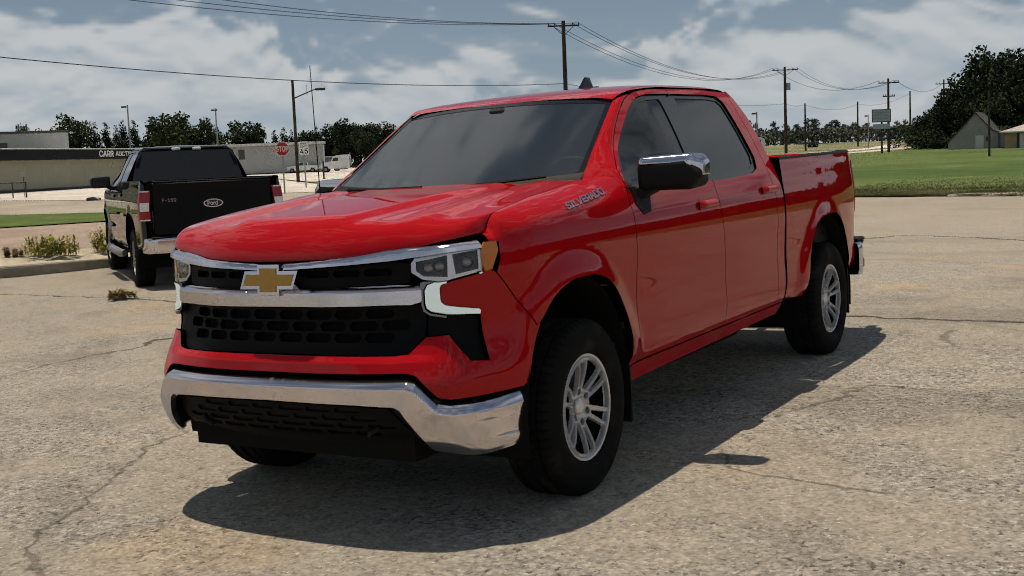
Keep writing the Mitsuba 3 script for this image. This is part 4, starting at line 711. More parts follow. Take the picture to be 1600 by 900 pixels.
# ------------------------------------------------------------------ buildings
FACE = 2.119     # local x runs to the right of the view, local y away from it
def gz(x, y): return float(ground_z(np.array([x]), np.array([y]))[0])
mat('tan_wall', rough(plain((.335, .325, .245), (.36, .345, .26), .1, .05), .8, .2))
mat('fascia_black', rough((.009, .010, .015), .6, .12))
mat('grey_wall', rough(plain((.37, .38, .37), (.39, .40, .39), .1, .03), .7, .3))
mat('white_trim', rough((.62, .62, .60), .6, .3))
mat('brown_window', rough((.05, .04, .035), .3, .5))
mat('sign_white', rough((.82, .82, .80), .5, .3))
mat('dark_roof', rough(plain((.055, .055, .058), (.085, .085, .085), .8, .4), .9, .1))
mat('shed_wall', rough(plain((.28, .275, .255), (.34, .33, .305), .6, .3), .9, .1))
mat('brick_tan', rough(plain((.33, .25, .14), (.40, .31, .18), 1.3, .4), .9, .1))
mat('door_white', rough((.50, .51, .52), .6, .3))
mat('old_wood', rough(plain((.045, .038, .03), (.075, .062, .05), 1.5, .5), .9, .1))
mat('galvanised', rough((.30, .31, .32), .5, .5, .4))
mat('black_metal', rough((.02, .02, .022), .5, .4))
mat('stop_red', rough((.42, .02, .03), .5, .4))
mat('sign_black', rough((.01, .01, .012), .5, .3))
mat('sign_grey', rough(plain((.36, .39, .40), (.42, .45, .46), .8, .2), .6, .3))
def part(par, M, name, m, b, label=None, kind=None, smooth=False): return put(name, m, b, par, M, smooth, label, kind)
# auction house: a long low tan hall with a black fascia
AH = thing('auction_building', 'long low tan building with a black fascia carrying white lettering', 'building')
am = tr(-73, -103.6, 0, math.atan2(-.360, -.933)); # local x along the front, local -y towards the road
am[:3, 1] = [-.360, .933, 0]; am[:3, 1] *= -1; am[:3, 2] = [0, 0, 1]
am[:3, 0] = [-.933, -.360, 0]; am[:3, 1] = [.360*1, -.933, 0]
# local y now points away from the road
part(AH, am, 'wall', bx(-26, 42, 0, 11, -.3, 3.45), 'tan_wall')
part(AH, am, 'base_course', bx(-26.1, 42.1, -.06, 0, -.3, .28), 'dark_roof')
fk = part(AH, am, 'fascia', bx(-26.5, 42.5, -.9, 11.4, 3.30, 4.40, .03), 'fascia_black')
part(fk, am, 'roof_edge', bx(-26.6, 42.6, -1.0, 11.5, 4.40, 4.52, .02), 'white_trim')
for i in range(23): part(AH, am, 'wall_seam', bx(-25+i*3-.015, -25+i*3+.015, -.012, 0, .28, 3.30), 'tan_wall')
def flat_text(s, h, bold=True): m = meshkit.text_mesh(s, h, .04, bold=bold); return m
def on_front(m, x, y, z):   # text in the xy plane -> standing, read from -y
    v = np.array(m.vertices); c = m.copy(); c.vertices = np.c_[v[:, 0]+x, y-v[:, 2], v[:, 1]+z]; return c
# the front is read from the road, where local x runs to the right
lx0 = 18.55
t1m = flat_text('CARR', .66); t1m.apply_scale([1.4, 1, 1]); part(fk, am, 'lettering', on_front(t1m, lx0, -.905, 3.56), 'sign_white'); w1 = t1m.bounds[1][0]
t2m = flat_text('AUCTION', .52); t2m.apply_scale([1.45, 1, 1]); part(fk, am, 'lettering', on_front(t2m, lx0+w1+.45, -.905, 3.62), 'sign_white')
# box-shaped hall behind it
bk2 = thing('metal_hall', 'pale grey box-shaped hall rising behind the black fascia', 'building'); hm = tr(-99.0, -124.8, 0, FACE+.34)
part(bk2, hm, 'wall', bx(-30, 0, 0, 14, -.3, 7.0), 'grey_wall'); part(bk2, hm, 'roof_edge', bx(-30.1, .1, -.12, 14.1, 7.0, 7.3, .03), 'dark_roof'); wk = part(bk2, hm, 'window', bx(-9.4, -7.2, -.06, .02, 5.0, 5.9, .01), 'brown_window')
for i in range(4): part(wk, hm, 'frame', bx(-9.43+i*.73, -9.37+i*.73, -.09, -.06, 5.0, 5.9), 'dark_roof')
# long warehouse
wh = thing('warehouse', 'very long pale grey warehouse with a white roof edge, behind the stop sign', 'building'); wm = tr(-153.0, -128.3, .40, FACE+.24)
part(wh, wm, 'wall', bx(-46, 0, 0, 20, -.8, 5.0), 'grey_wall'); part(wh, wm, 'roof', bx(-46.2, .3, -.5, 20.2, 5.0, 5.12, .02), 'dark_roof'); part(wh, wm, 'roof_edge', bx(-46.2, .25, -.56, -.5, 4.72, 5.10, .01), 'white_trim')
part(wh, wm, 'base_course', bx(-46, .01, -.05, 0, -.8, .25), 'dark_roof'); part(wh, wm, 'door', bx(-13.9, -12.9, -.04, .02, 2.6, 4.2), 'brown_window')
for i in range(15): part(wh, wm, 'wall_seam', bx(-45+i*3.1-.02, -45+i*3.1+.02, -.01, 0, .25, 4.7), 'grey_wall')
part(wh, wm, 'corner_post', bx(-.15, .06, -.08, .2, -.5, 5.0), 'white_trim')
# shed with a steep gable
sh = thing('shed', 'grey gabled shed with a pale door, in front of the dark trees', 'shed'); sm = tr(-165.0, -31.2, .10, FACE-.52)
gable = Polygon([(0, -.3), (0, .95), (3.45, 4.75), (5.55, 2.4), (6.25, 2.15), (6.25, -.3)]); g3 = trimesh.creation.extrude_polygon(gable, 8, engine='earcut'); g3.apply_transform(np.array([[1, 0, 0, 0], [0, 0, 1, 0], [0, 1, 0, 0], [0, 0, 0, 1.0]]))
part(sh, sm, 'wall', g3, 'shed_wall')
def roofslab(a, b, y0=-.25, y1=8.2, t=.10):
    a, b = np.array(a, float), np.array(b, float); d = (b-a)/np.linalg.norm(b-a); n = np.array([-d[1], d[0]])*t; n = n if n[1] > 0 else -n
    return trimesh.convex.convex_hull(np.array([(p[0], y, p[1]) for y in (y0, y1) for p in (a-d*.15, b+d*.1, a-d*.15+n, b+d*.1+n)]))
part(sh, sm, 'roof', cat_m(roofslab((0, .97), (3.45, 4.77)), roofslab((3.5, 4.77), (5.6, 2.42)), roofslab((5.6, 2.42), (6.3, 2.17))), 'dark_roof')
part(sh, sm, 'door', bx(3.45, 4.5, -.05, .02, -.1, 1.85, .01), 'door_white'); part(sh, sm, 'window', bx(4.75, 5.2, -.04, .02, 1.05, 1.65), 'brown_window')
for i in range(16):
    x = .35+i*.38; part(sh, sm, 'batten', bx(x-.025, x+.025, -.03, 0, -.2, min(.9+x*1.1, 4.6-(x-3.45)*1.1 if x > 3.45 else 9, 9)-.15), 'shed_wall')
# low garage
ga = thing('garage', 'low tan garage with a white roller door and shallow hipped roof', 'garage'); gm = tr(-159.3, -23.2, .10, FACE-.40)
part(ga, gm, 'wall', bx(0, 11, 0, 7, -.3, 2.05), 'brick_tan'); rv_ = [(-.6, -.7, 2.05), (11.6, -.7, 2.05), (11.6, 7.7, 2.05), (-.6, 7.7, 2.05), (-.6, -.7, 2.17), (11.6, -.7, 2.17), (11.6, 7.7, 2.17), (-.6, 7.7, 2.17), (3.4, 3.5, 3.35), (7.6, 3.5, 3.35)]
part(ga, gm, 'roof', trimesh.convex.convex_hull(np.array(rv_)), 'pale_concrete'); part(ga, gm, 'fascia', cat_m(bx(-.62, 11.62, -.73, -.70, 2.03, 2.18)), 'white_trim')
dk = part(ga, gm, 'garage_door', bx(1.75, 4.6, -.04, .02, -.1, 1.88), 'door_white')
for i in range(5): part(dk, gm, 'panel', bx(1.80, 4.55, -.06, -.04, -.08+i*.39, .28+i*.39, .01), 'door_white')
part(ga, gm, 'post', bx(1.45, 1.72, -.08, 0, -.1, 2.04), 'old_wood')
# ------------------------------------------------------------------ poles, lamps, signs, wires
def pole(x, y, h, r, label, arm=None, arm2=None, brace=False, can=False, group=None, lean=0.0, yaw=FACE, mat_='old_wood'):
    z = gz(x, y); k = thing('utility_pole', label, 'utility pole', group); M = tr(x, y, z, yaw); top = np.array([lean, 0, h])
    part(k, M, 'shaft', tube([(0, 0, -.5), top*.5+[0, 0, 0], top], [r, r*.85, r*.68], 8), mat_, smooth=40)
    for a in [a for a in (arm, arm2) if a]:
        w, zz = a; c = np.array([lean*zz/h, 0, zz]); ak = part(k, M, 'crossarm', bx(c[0]-w/2, c[0]+w/2, -r-.14, -r, zz-.07, zz+.07), mat_)
        for q in (-.47, -.28, .28, .47): part(ak, M, 'insulator', tube([(c[0]+q*w, -r-.07, zz+.07), (c[0]+q*w, -r-.07, zz+.30)], [.05, .035], 6), 'black_metal')
        if brace: part(ak, M, 'brace', cat_m(tube([(c[0]-w*.32, -r-.05, zz-.05), (c[0], -r-.02, zz-.95)], .035, 5)), mat_); part(ak, M, 'brace', tube([(c[0]+w*.32, -r-.05, zz-.05), (c[0], -r-.02, zz-.95)], .035, 5), mat_)
    if can: part(k, M, 'transformer', moved(trimesh.creation.cylinder(.34, 1.1, sections=16), tr(.52, 0, h-3.1)), 'galvanised', smooth=40)
    return M, z
pole(-101.5, -54.3, 14.6, .26, 'tall utility pole rising behind the cab roof of the red pickup', (3.1, 14.1), None, True)
pole(-185.5, -60.3, 13.7, .27, 'utility pole with a transformer can, right behind the red pickup', (4.1, 13.2), None, True, True)
pole(-163.4, -38.6, 9.9, .20, 'utility pole with two crossarms beside the sign board', (2.8, 9.3), (1.6, 7.5))
pole(-208.4, -64.4, 8.4, .20, 'plain short pole between transformer pole and sign board', None)
pole(-248.0, -66.0, 9.2, .20, 'plain thin pole just left of the sign board', None)
pole(-238.2, -53.2, 10.4, .22, 'plain thick pole left of the big dark trees', None)
pole(-228.0, -44.8, 11.8, .20, 'utility pole with one crossarm half hidden by the dark trees', (3.2, 11.0))
pole(-102.9, -15.2, 5.5, .11, 'thin dark post standing in the field in front of the shed', None, lean=-.05)
def lamp_pole(x, y, h, r, label, reach, head, mat_='galvanised', rise=0.0, yaw=FACE, name='street_lamp'):
    k = thing(name, label, 'street lamp'); M = tr(x, y, gz(x, y), yaw); part(k, M, 'post', tube([(0, 0, -.3), (0, 0, h)], [r, r*.75], 8), mat_, smooth=40)
    ah = h-.25 if rise == 0 else h-rise-1.0
    part(k, M, 'arm', tube([(0, 0, ah), (reach*.75, 0, ah+rise), (reach, 0, ah+rise*1.08)], [.07, .06, .05], 6), mat_)
    part(k, M, 'lamp_head', moved(bx(-head/2, head/2, -.2, .2, -.13, .13, .06), tr(reach, 0, ah+rise*1.08)), 'black_metal')
    return k, M
k, M = lamp_pole(-85.0, -74.9, 9.73, .17, 'dark wooden lamp pole with a long rising arm beside the stop sign', 2.6, .95, 'old_wood', rise=.75)
part(k, M, 'arm_stay', tube([(1.32, 0, 8.2), (1.32, 0, 9.25)], .025, 5), 'galvanised')
lamp_pole(-117.9, -134.9, 11.0, .14, 'floodlight pole above the auction building, over the black pickup', -.55, .7)
lamp_pole(-130.4, -130.0, 10.4, .14, 'floodlight pole over the warehouse roof, right of the black pickup', -.2, .9)
lamp_pole(-173.9, -60.9, 6.6, .13, 'short lamp pole just right of the red pickup cab', -.45, .6)
lamp_pole(-217.4, -55.7, 6.0, .10, 'small lamp post just left of the sign board', -.4, .5)
# stop sign
st = thing('stop_sign', 'red octagonal stop sign on a thin post', 'traffic sign'); M = tr(-49.3, -44.8, 0, FACE+.05)
part(st, M, 'post', bx(-.04, .04, -.03, .03, -.3, 2.55), 'galvanised')
oc = lambda R_: Polygon([(R_*math.cos(a), R_*math.sin(a)) for a in np.pi/8+np.arange(8)*np.pi/4])
def plate(poly, t, y, z): m = trimesh.creation.extrude_polygon(poly, t, engine='earcut'); return on_front(m, 0, y, z)
pk = part(st, M, 'plate', plate(oc(.44), .012, -.035, 2.58), 'sign_white'); part(pk, M, 'face', plate(oc(.41), .006, -.046, 2.58), 'stop_red')
tm = meshkit.text_mesh('STOP', .30, .006, bold=True); v = np.array(tm.vertices); v[:, 0] = (v[:, 0]-(v[:, 0].min()+v[:, 0].max())/2)*.66; tm.vertices = v
part(pk, M, 'lettering', on_front(tm, 0, -.053, 2.43), 'sign_white')
sp = thing('speed_limit_sign', 'white rectangular speed limit sign reading 45', 'traffic sign'); M = tr(-60.6, -52.9, 0, FACE+.05)
part(sp, M, 'post', bx(-.045, .045, -.03, .03, -.3, 3.2), 'galvanised'); pk = part(sp, M, 'plate', bx(-.32, .32, -.055, -.035, 2.32, 3.22, .008), 'sign_white')
for s_, h_, z_ in (('SPEED', .12, 3.02), ('LIMIT', .12, 2.84), ('45', .34, 2.40)):
    tm = meshkit.text_mesh(s_, h_, .006, bold=True); part(pk, M, 'lettering', on_front(tm, -tm.bounds[:, 0].mean(), -.057, z_), 'sign_black')
bo = thing('bollard_post', 'short dark post in the gravel yard by the white semi truck', 'post'); part(bo, tr(-100.3, -84.5, 0, FACE), 'shaft', tube([(0, 0, -.2), (0, 0, 2.0)], [.10, .09], 8), 'black_metal'); part(bo, tr(-100.3, -84.5, 0, FACE), 'base', bx(-.16, .16, -.16, .16, -.1, .12, .02), 'black_metal')
# sign board
sb = thing('sign_board', 'pale two-panel sign board on a single dark pole in the field', 'sign board'); M = tr(-155.2, -37.4, gz(-155.2, -37.4), FACE)
part(sb, M, 'post', tube([(0, 0, -.3), (0, 0, 5.6)], [.13, .12], 8), 'black_metal')
pk = part(sb, M, 'panel', bx(-1.25, 1.05, -.28, -.14, 4.10, 5.60, .02), 'sign_grey'); p2_ = part(sb, M, 'panel', bx(-1.2, 1.0, -.26, -.15, 3.15, 3.80, .02), 'sign_grey')
part(pk, M, 'frame', cat_m(bx(-1.30, 1.10, -.29, -.13, 5.60, 5.68), bx(-1.30, 1.10, -.29, -.13, 4.02, 4.10), bx(-1.31, -1.25, -.29, -.13, 4.02, 5.68), bx(1.05, 1.11, -.29, -.13, 4.02, 5.68)), 'black_metal')
for z0, z1 in ((5.15, 5.30), (4.80, 4.95), (4.38, 4.60)): part(pk, M, 'print_band', bx(-1.0, .8, -.285, -.28, z0, z1), 'galvanised')
# railing by the forecourt
ra = thing('railing', 'dark metal railing at the forecourt corner, far left', 'railing'); M = tr(-53.6, -76.9, .05, math.atan2(.6, -1.8))
for x in (0, 1.0, 2.0): part(ra, M, 'post', tube([(x, 0, -.1), (x, 0, 1.15)], .05, 6), 'black_metal')
for z in (1.1, .6): part(ra, M, 'rail', tube([(-2.5, 0, z), (2.0, 0, z)], .03, 5), 'black_metal')
rs = thing('small_sign', 'small dark sign on a thin post by the railing', 'sign'); M = tr(-55.6, -76.6, .05, FACE); part(rs, M, 'post', tube([(0, 0, -.1), (0, 0, 1.8)], .03, 5), 'black_metal'); part(rs, M, 'plate', bx(-.22, .22, -.05, -.03, 1.55, 1.9, .005), 'galvanised')
rk = trimesh.convex.convex_hull(RNG.normal(0, 1, (24, 3))*[.35, .12, .09]); put('rock', moved(rk, tr(-44.2, -55.2, .08, FACE)), 'black_metal', label='low dark rock at the road edge by the black pickup mirror', cat='rock')
rk = trimesh.convex.convex_hull(RNG.normal(0, 1, (24, 3))*[.8, .2, .05]); 
# wires
mat('wire', rough((.03, .032, .036), .6, .3))
def wire(a, b, sag, label, group, r=.022, n=24):
    a, b = np.array(a, float), np.array(b, float); t = np.linspace(0, 1, n)[:, None]; p = a+(b-a)*t; p[:, 2] -= (4*sag*t*(1-t))[:, 0]
    put('overhead_wire', tube(p, r, 5), 'wire', label=label, cat='overhead wire', group=group)
A1 = np.array([-101.5, -54.3, 14.35]); S1 = np.array([-.52, .854, 0]); A2_ = np.array([-185.5, -60.3, 13.95]); A3 = np.array([-163.4, -38.6, 9.8]); A4 = np.array([-228.0, -44.8, 12.0])
for i, (q, e) in enumerate(((-.47, (-36.5, -62.6, 13.7)), (-.28, (-36.5, -62.6, 14.2)), (.47, (-41.5, -58.5, 13.8)))):
    wire(A1+S1*3.1*q, e, 1.1, 'overhead wire running from the tall pole to the upper left', 'wires left of the tall pole', .026)
for q in (-.47, -.28, .28, .47): wire(A1+S1*3.1*q, A2_+S1*4.1*q, 3.2+.5*abs(q), 'sagging wire between the tall pole and the transformer pole', 'wires between tall pole and transformer pole', .026)
for q in (-.47, .28, .47): wire(A2_+S1*4.1*q, A3+S1*2.8*q, 2.2, 'sagging wire between transformer pole and double-crossarm pole', 'wires from the transformer pole to the double-crossarm pole', .026)
wire(A3+S1*1.0, A4, 1.6, 'thin wire from the double-crossarm pole into the trees', None, .026)
wire((-101.5, -54.3, 8.55), (-31.9, -56.1, 8.55), .9, 'single low wire crossing the whole sky on the left', None, .030)
wire((-101.5, -54.3, 8.55), (-185.5, -60.3, 8.3), 1.0, 'single low wire leaving the tall pole behind the cab', None, .026)
wire((-185.5, -60.3, 8.3), (-208.4, -64.4, 8.75), .3, 'low wire from the transformer pole to the plain short pole', None, .026)
wire((-208.4, -64.4, 8.75), (-248, -66, 9.6), 1.0, 'low wire from the plain short pole to the thin pole', None, .026)
wire((-248, -66, 9.6), (-238.2, -53.2, 10.8), 1.0, 'low wire from the thin pole past the sign board', None, .026)
# ------------------------------------------------------------------ far vehicles
mat('far_white', rough((.70, .71, .70), .35, .5)); mat('far_glass', rough((.02, .022, .025), .15, .6)); mat('far_grey', rough((.20, .20, .20), .6, .4))
def extr(pts, w, bevel=.0): m = trimesh.creation.extrude_polygon(Polygon(pts).buffer(-.04).buffer(.04), w, engine='earcut'); m.apply_transform(np.array([[1, 0, 0, 0], [0, 0, 1, -w/2], [0, 1, 0, 0], [0, 0, 0, 1.0]])); return m
def fwheel(k, M, x, y, r, w=.28): part(k, M, 'wheel', moved(trimesh.creation.cylinder(r, w, sections=18), tr(x, y, r) @ np.array([[1, 0, 0, 0], [0, 0, -1, 0], [0, 1, 0, 0], [0, 0, 0, 1.0]])), 'rubber'); part(k, M, 'hub', moved(trimesh.creation.cylinder(r*.55, w+.03, sections=14), tr(x, y, r) @ np.array([[1, 0, 0, 0], [0, 0, -1, 0], [0, 1, 0, 0], [0, 0, 0, 1.0]])), 'far_grey')
wp = thing('pickup_truck', 'small white pickup truck in the gravel yard in front of the warehouse', 'pickup truck'); M = tr(-150.3, -130.9, gz(-150.3, -130.9), FACE)
M = M @ tr(.2, 0, 0)
part(wp, M, 'body', extr([(-2.6, .45), (-2.6, 1.05), (-1.2, 1.18), (-1.15, 1.2), (2.6, 1.15), (2.65, .5), (1.9, .42), (-2.0, .42)], 1.9), 'far_white'); part(wp, M, 'cab', extr([(-1.2, 1.15), (-.45, 1.78), (.75, 1.80), (.95, 1.15)], 1.6), 'far_white'); part(wp, M, 'window', extr([(-.95, 1.22), (-.40, 1.70), (.15, 1.72), (.15, 1.22)], 1.64), 'far_glass'); part(wp, M, 'window', extr([(.22, 1.22), (.22, 1.72), (.68, 1.72), (.78, 1.22)], 1.64), 'far_glass'); part(wp, M, 'bed_well', bx(1.05, 2.5, -.8, .8, 1.0, 1.22), 'far_grey')
for x in (-1.75, 1.65):
    for y in (-.85, .85): fwheel(wp, M, x, y, .40)
se = thing('semi_truck', 'white semi truck without a trailer parked at the right of the warehouse', 'truck'); M = tr(-146.6, -120.3, gz(-146.6, -120.3), FACE) @ tr(.3, 0, 0, 0, .97)
part(se, M, 'hood', extr([(-3.0, .55), (-3.0, 1.35), (-2.7, 1.62), (-1.2, 1.80), (-1.2, .55)], 2.0), 'far_white'); part(se, M, 'cab', extr([(-1.3, .6), (-1.3, 1.75), (-.9, 2.45), (-.3, 2.75), (1.6, 2.80), (1.75, 2.6), (1.75, .6)], 2.4), 'far_white'); part(se, M, 'window', extr([(-1.05, 1.82), (-.78, 2.32), (-.05, 2.34), (-.05, 1.82)], 2.44), 'far_glass')
part(se, M, 'bumper', bx(-3.1, -2.95, -1.1, 1.1, .4, .8, .03), 'far_grey'); part(se, M, 'frame_rail', bx(1.7, 5.2, -.5, .5, .75, 1.05), 'black_metal'); part(se, M, 'fuel_tank', bx(-.6, 1.5, -1.2, -.9, .45, .95, .08), 'far_grey'); part(se, M, 'exhaust_stack', tube([(1.85, -.9, .9), (1.85, -.9, 3.1)], .07, 8), 'galvanised')
for x in (-2.2, 3.2, 4.4):
    for y in (-1.0, 1.0): fwheel(se, M, x, y, .5)
bt_ = thing('box_trailer', 'dull grey box trailer with a pale roof between the white trucks', 'trailer'); M = tr(-158.0, -130.5, gz(-158, -130.5), FACE)
part(bt_, M, 'box', bx(-1.8, 1.75, -1.1, 1.1, .7, 2.35, .04), 'far_grey'); part(bt_, M, 'roof', bx(-1.85, 1.8, -1.15, 1.15, 2.35, 2.50, .03), 'white_trim')
for y in (-.95, .95): fwheel(bt_, M, .5, y, .38)
rvk = thing('camper', 'white camper trailer with rounded ends, far away beyond the red pickup', 'camper'); M = tr(-274.0, -98.0, gz(-274, -98), FACE)
part(rvk, M, 'body', extr([(-2.7, .5), (-2.7, 2.5), (-2.4, 2.85), (1.7, 2.85), (2.5, 2.2), (2.7, 1.4), (2.6, .55)], 2.4), 'far_white')
for a, b in ((-1.9, -1.0), (-.2, .3), (.9, 1.6)): part(rvk, M, 'window', bx(a, b, -1.23, -1.18, 1.5, 2.2), 'far_glass')
for y in (-1.0, 1.0): fwheel(rvk, M, 0, y, .36)
fl = thing('flatbed_trailer', 'dark flatbed trailer with low cargo far across the field', 'trailer'); M = tr(-266.0, -81.0, gz(-266, -81), FACE)
part(fl, M, 'deck', bx(-3.2, 3.2, -1.2, 1.2, .75, .95), 'black_metal'); part(fl, M, 'cargo', cat_m(bx(-3.0, -.6, -.9, .9, .95, 1.35, .05)), 'far_grey'); part(fl, M, 'headboard', bx(-3.2, -3.1, -1.2, 1.2, .95, 1.6), 'black_metal')
for x in (-.6, .5):
    for y in (-1.1, 1.1): fwheel(fl, M, x, y, .38)
# ------------------------------------------------------------------ trees
def leaf_col(a, b, s): return proc(lambda p, n, uv: mix(a, b, smoothstep(.32, .70, fbm(p.x*s, p.y*s, p.z*s)+.25*(noise(p.x*3.1, p.y*3.1, p.z*3.1)-.5))))
mat('leaf_green', {'type': 'diffuse', 'reflectance': leaf_col((.030, .046, .024), (.068, .092, .038), .35)})
mat('leaf_dark', {'type': 'diffuse', 'reflectance': leaf_col((.022, .034, .022), (.048, .066, .034), .35)})
mat('leaf_hazed', {'type': 'diffuse', 'reflectance': leaf_col((.075, .085, .070), (.115, .125, .095), .2)})  # distance haze put into the leaf colour: paler and greyer than nearer trees
mat('bark', rough((.05, .04, .032), .95, .05))
def leaves(C, R, n, size, rng, flat=.6):
    i = rng.choice(len(C), n, p=R**2/np.sum(R**2)); d = rng.normal(0, 1, (n, 3)); d /= np.linalg.norm(d, axis=1, keepdims=True); p = C[i]+d*(R[i]*rng.random(n)**.28)[:, None]*[1, 1, .85]
    a = rng.normal(0, 1, (n, 3)); a /= np.linalg.norm(a, axis=1, keepdims=True); b = np.cross(a, rng.normal(0, 1, (n, 3))); b /= np.linalg.norm(b, axis=1, keepdims=True); s = size*(.6+.8*rng.random(n))[:, None]
    v = np.stack([p+a*s, p+b*s*.6, p-a*s, p-b*s*.6], 1).reshape(-1, 3); k = np.arange(n)*4; return v, np.vstack([np.stack([k, k+1, k+2], 1), np.stack([k, k+2, k+3], 1)])
def proto(kind, seed):
    rng = np.random.default_rng(seed)
    if kind == 'broad':
        C, R = [], []
        while len(C) < 34:
            d = rng.normal(0, 1, 3); d /= np.linalg.norm(d); q = d*rng.random()**.4*[.42, .42, .33]; C.append(q+[0, 0, .62]); R.append(.085+.09*rng.random())
        C, R = np.array(C), np.array(R); v, f = leaves(C, R, 3600, .026, rng); limbs = [tube([(0, 0, -.02), (.01, 0, .25), (0, .01, .55)], [.035, .026, .012], 7)]+[tube([(0, 0, .22+.15*rng.random()), (c*[.5, .5, 1]+[0, 0, -.05]), c], [.016, .010, .004], 5) for c in C[:10]]
    elif kind == 'cedar':
        C, R = [], []
        for z in np.linspace(.10, .97, 26):
            w = .21*(1-z)**.75+.015
            for _ in range(3 if z < .8 else 1): a = rng.random()*6.28; q = w*(.35+.65*rng.random()); C.append((q*math.cos(a), q*math.sin(a), z+rng.normal(0, .01))); R.append(.03+.42*w)
        C, R = np.array(C), np.array(R); v, f = leaves(C, R, 3200, .020, rng); limbs = [tube([(0, 0, -.02), (0, 0, .9)], [.022, .004], 6)]
    elif kind == 'bush':
        C = rng.normal(0, 1, (18, 3))*[.30, .30, .16]+[0, 0, .42]; R = .14+.10*rng.random(18); v, f = leaves(C, R, 2400, .030, rng); limbs = [tube([(0, 0, -.02), (0, 0, .4)], [.03, .01], 6)]
    else:       # bare, thin pine
        C = np.array([(rng.normal(0, .07), rng.normal(0, .07), z) for z in np.linspace(.55, .97, 11)]); R = .05+.05*rng.random(11); v, f = leaves(C, R, 420, .030, rng); limbs = [tube([(0, 0, -.02), (.01, 0, .5), (0, 0, .97)], [.018, .013, .004], 6)]+[tube([(0, 0, c[2]-.04), c], [.006, .003], 4) for c in C]
    return (v, f), cat_m(*limbs)
PR = {}
for kind, n, lm in (('broad', 3, 'leaf_green'), ('broad_dark', 2, 'leaf_dark'), ('cedar', 3, 'leaf_dark'), ('bush', 2, 'leaf_dark'), ('pine', 2, 'leaf_hazed')):
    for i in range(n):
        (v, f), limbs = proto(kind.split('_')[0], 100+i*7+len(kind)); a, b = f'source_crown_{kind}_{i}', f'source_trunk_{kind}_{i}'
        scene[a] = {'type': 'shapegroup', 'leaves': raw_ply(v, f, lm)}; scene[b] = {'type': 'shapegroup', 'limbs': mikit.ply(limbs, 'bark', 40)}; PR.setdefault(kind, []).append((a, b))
def tree(kind, x, y, h, w, label, cat='tree', group=None, name='tree', turn=None, z=None):
    k = thing(name, label, cat, group); a, b = PR[kind][RNG.integers(len(PR[kind]))]; z = gz(x, y) if z is None else z
    M = T4().translate([x, y, z-.15]) @ T4().rotate([0, 0, 1], float(RNG.random()*360 if turn is None else turn)) @ T4().scale([w, w, h])
    scene[k+'__crown'] = {'type': 'instance', 'to_world': M, 'sg': {'type': 'ref', 'id': a}}; scene[k+'__trunk'] = {'type': 'instance', 'to_world': M, 'sg': {'type': 'ref', 'id': b}}; HOLDERS.update((k+'__crown', k+'__trunk'))
def hedge(a, b, h, dep, n, size, seed, bs):
    rng = np.random.default_rng(seed); t = rng.random(n); a, b = np.array(a), np.array(b); d = (b-a)/np.linalg.norm(b-a); nn = np.array([-d[1], d[0]])
    xy = a+(b-a)*t[:, None]+nn*(rng.random(n)-.5)[:, None]*dep; top = h*(.55+.75*meshkit.fbm(np.c_[xy*.12, xy[:, 0]*0], 4, seed)); z = ground_z(xy[:, 0], xy[:, 1])+top*rng.random(n)**.7
    C = np.c_[xy, z]; return leaves(C, np.full(n, size*.5), n, size, rng)
LEFT = [('broad', -171.0, -227.2, 12.8, 5.5, 'small round tree, first from the left above the grey hall'), ('broad', -177.7, -221.9, 14.0, 9.5, 'round green tree beside the right end of the grey hall'),
        ('cedar', -178.6, -214.6, 12.0, 4.6, 'dark pointed tree right next to the round green tree by the hall'), ('cedar', -182.4, -215.3, 12.2, 4.4, 'dark pointed tree in the middle of the pointed trees above the white lettering'), ('cedar', -182.8, -212.4, 11.2, 4.0, 'shortest dark pointed tree above the white lettering'),
        ('cedar', -173.3, -199.4, 11.8, 4.2, 'dark pointed tree just left of the floodlight pole over the black pickup'), ('cedar', -176.3, -199.4, 12.0, 4.2, 'dark pointed tree just right of the floodlight pole over the black pickup'),
        ('broad', -183.0, -197.3, 14.0, 12.4, 'biggest round tree, above the cab of the black pickup'), ('broad', -192.0, -195.7, 12.6, 7.8, 'bright green round tree between the biggest tree and the second floodlight pole'), ('broad', -199.4, -188.1, 11.7, 10.6, 'round tree above the right half of the warehouse, left of the stop sign'),
        ('cedar', -195.6, -177.4, 8.9, 3.2, 'small pointed tree directly above the stop sign'), ('cedar', -198.4, -177.3, 9.4, 3.2, 'small pointed tree touching the left side of the wooden lamp pole'), ('cedar', -198.0, -174.8, 8.6, 3.2, 'small pointed tree touching the right side of the wooden lamp pole'),
        ('broad_dark', -203.7, -175.8, 8.9, 7.4, 'low round tree above the speed limit sign'), ('cedar', -201.5, -170.7, 9.4, 3.4, 'pointed tree above the right end of the warehouse'), ('broad_dark', -198.0, -162.3, 9.8, 7.4, 'dark tree behind the white semi truck, leftmost of its row'),
        ('broad_dark', -197.3, -156.9, 10.3, 9.2, 'tallest dark tree behind the white semi truck'), ('broad_dark', -203.2, -155.8, 9.8, 8.4, 'dark tree just left of the red pickup windscreen'), ('broad_dark', -206.1, -152.0, 8.8, 8.6, 'dark tree partly behind the red pickup windscreen pillar')]
WD = {'broad': .82, 'broad_dark': .85, 'cedar': .46, 'bush': .95}
for kd, x, y, h, w, lb in LEFT: tree(kd, x, y, h, w/WD[kd], lb)
for x, y, h, w in [(-150, -250, 13, 12), (-205, -205, 10, 8), (-188, -206, 10, 9), (-193, -151, 8.0, 6.5), (-196, -159, 6.5, 7.5), (-200, -167, 7, 7)]: tree('broad_dark', x, y, h, w, 'dark tree filling a gap low in the tree row behind the buildings', group='dark trees low behind the buildings')
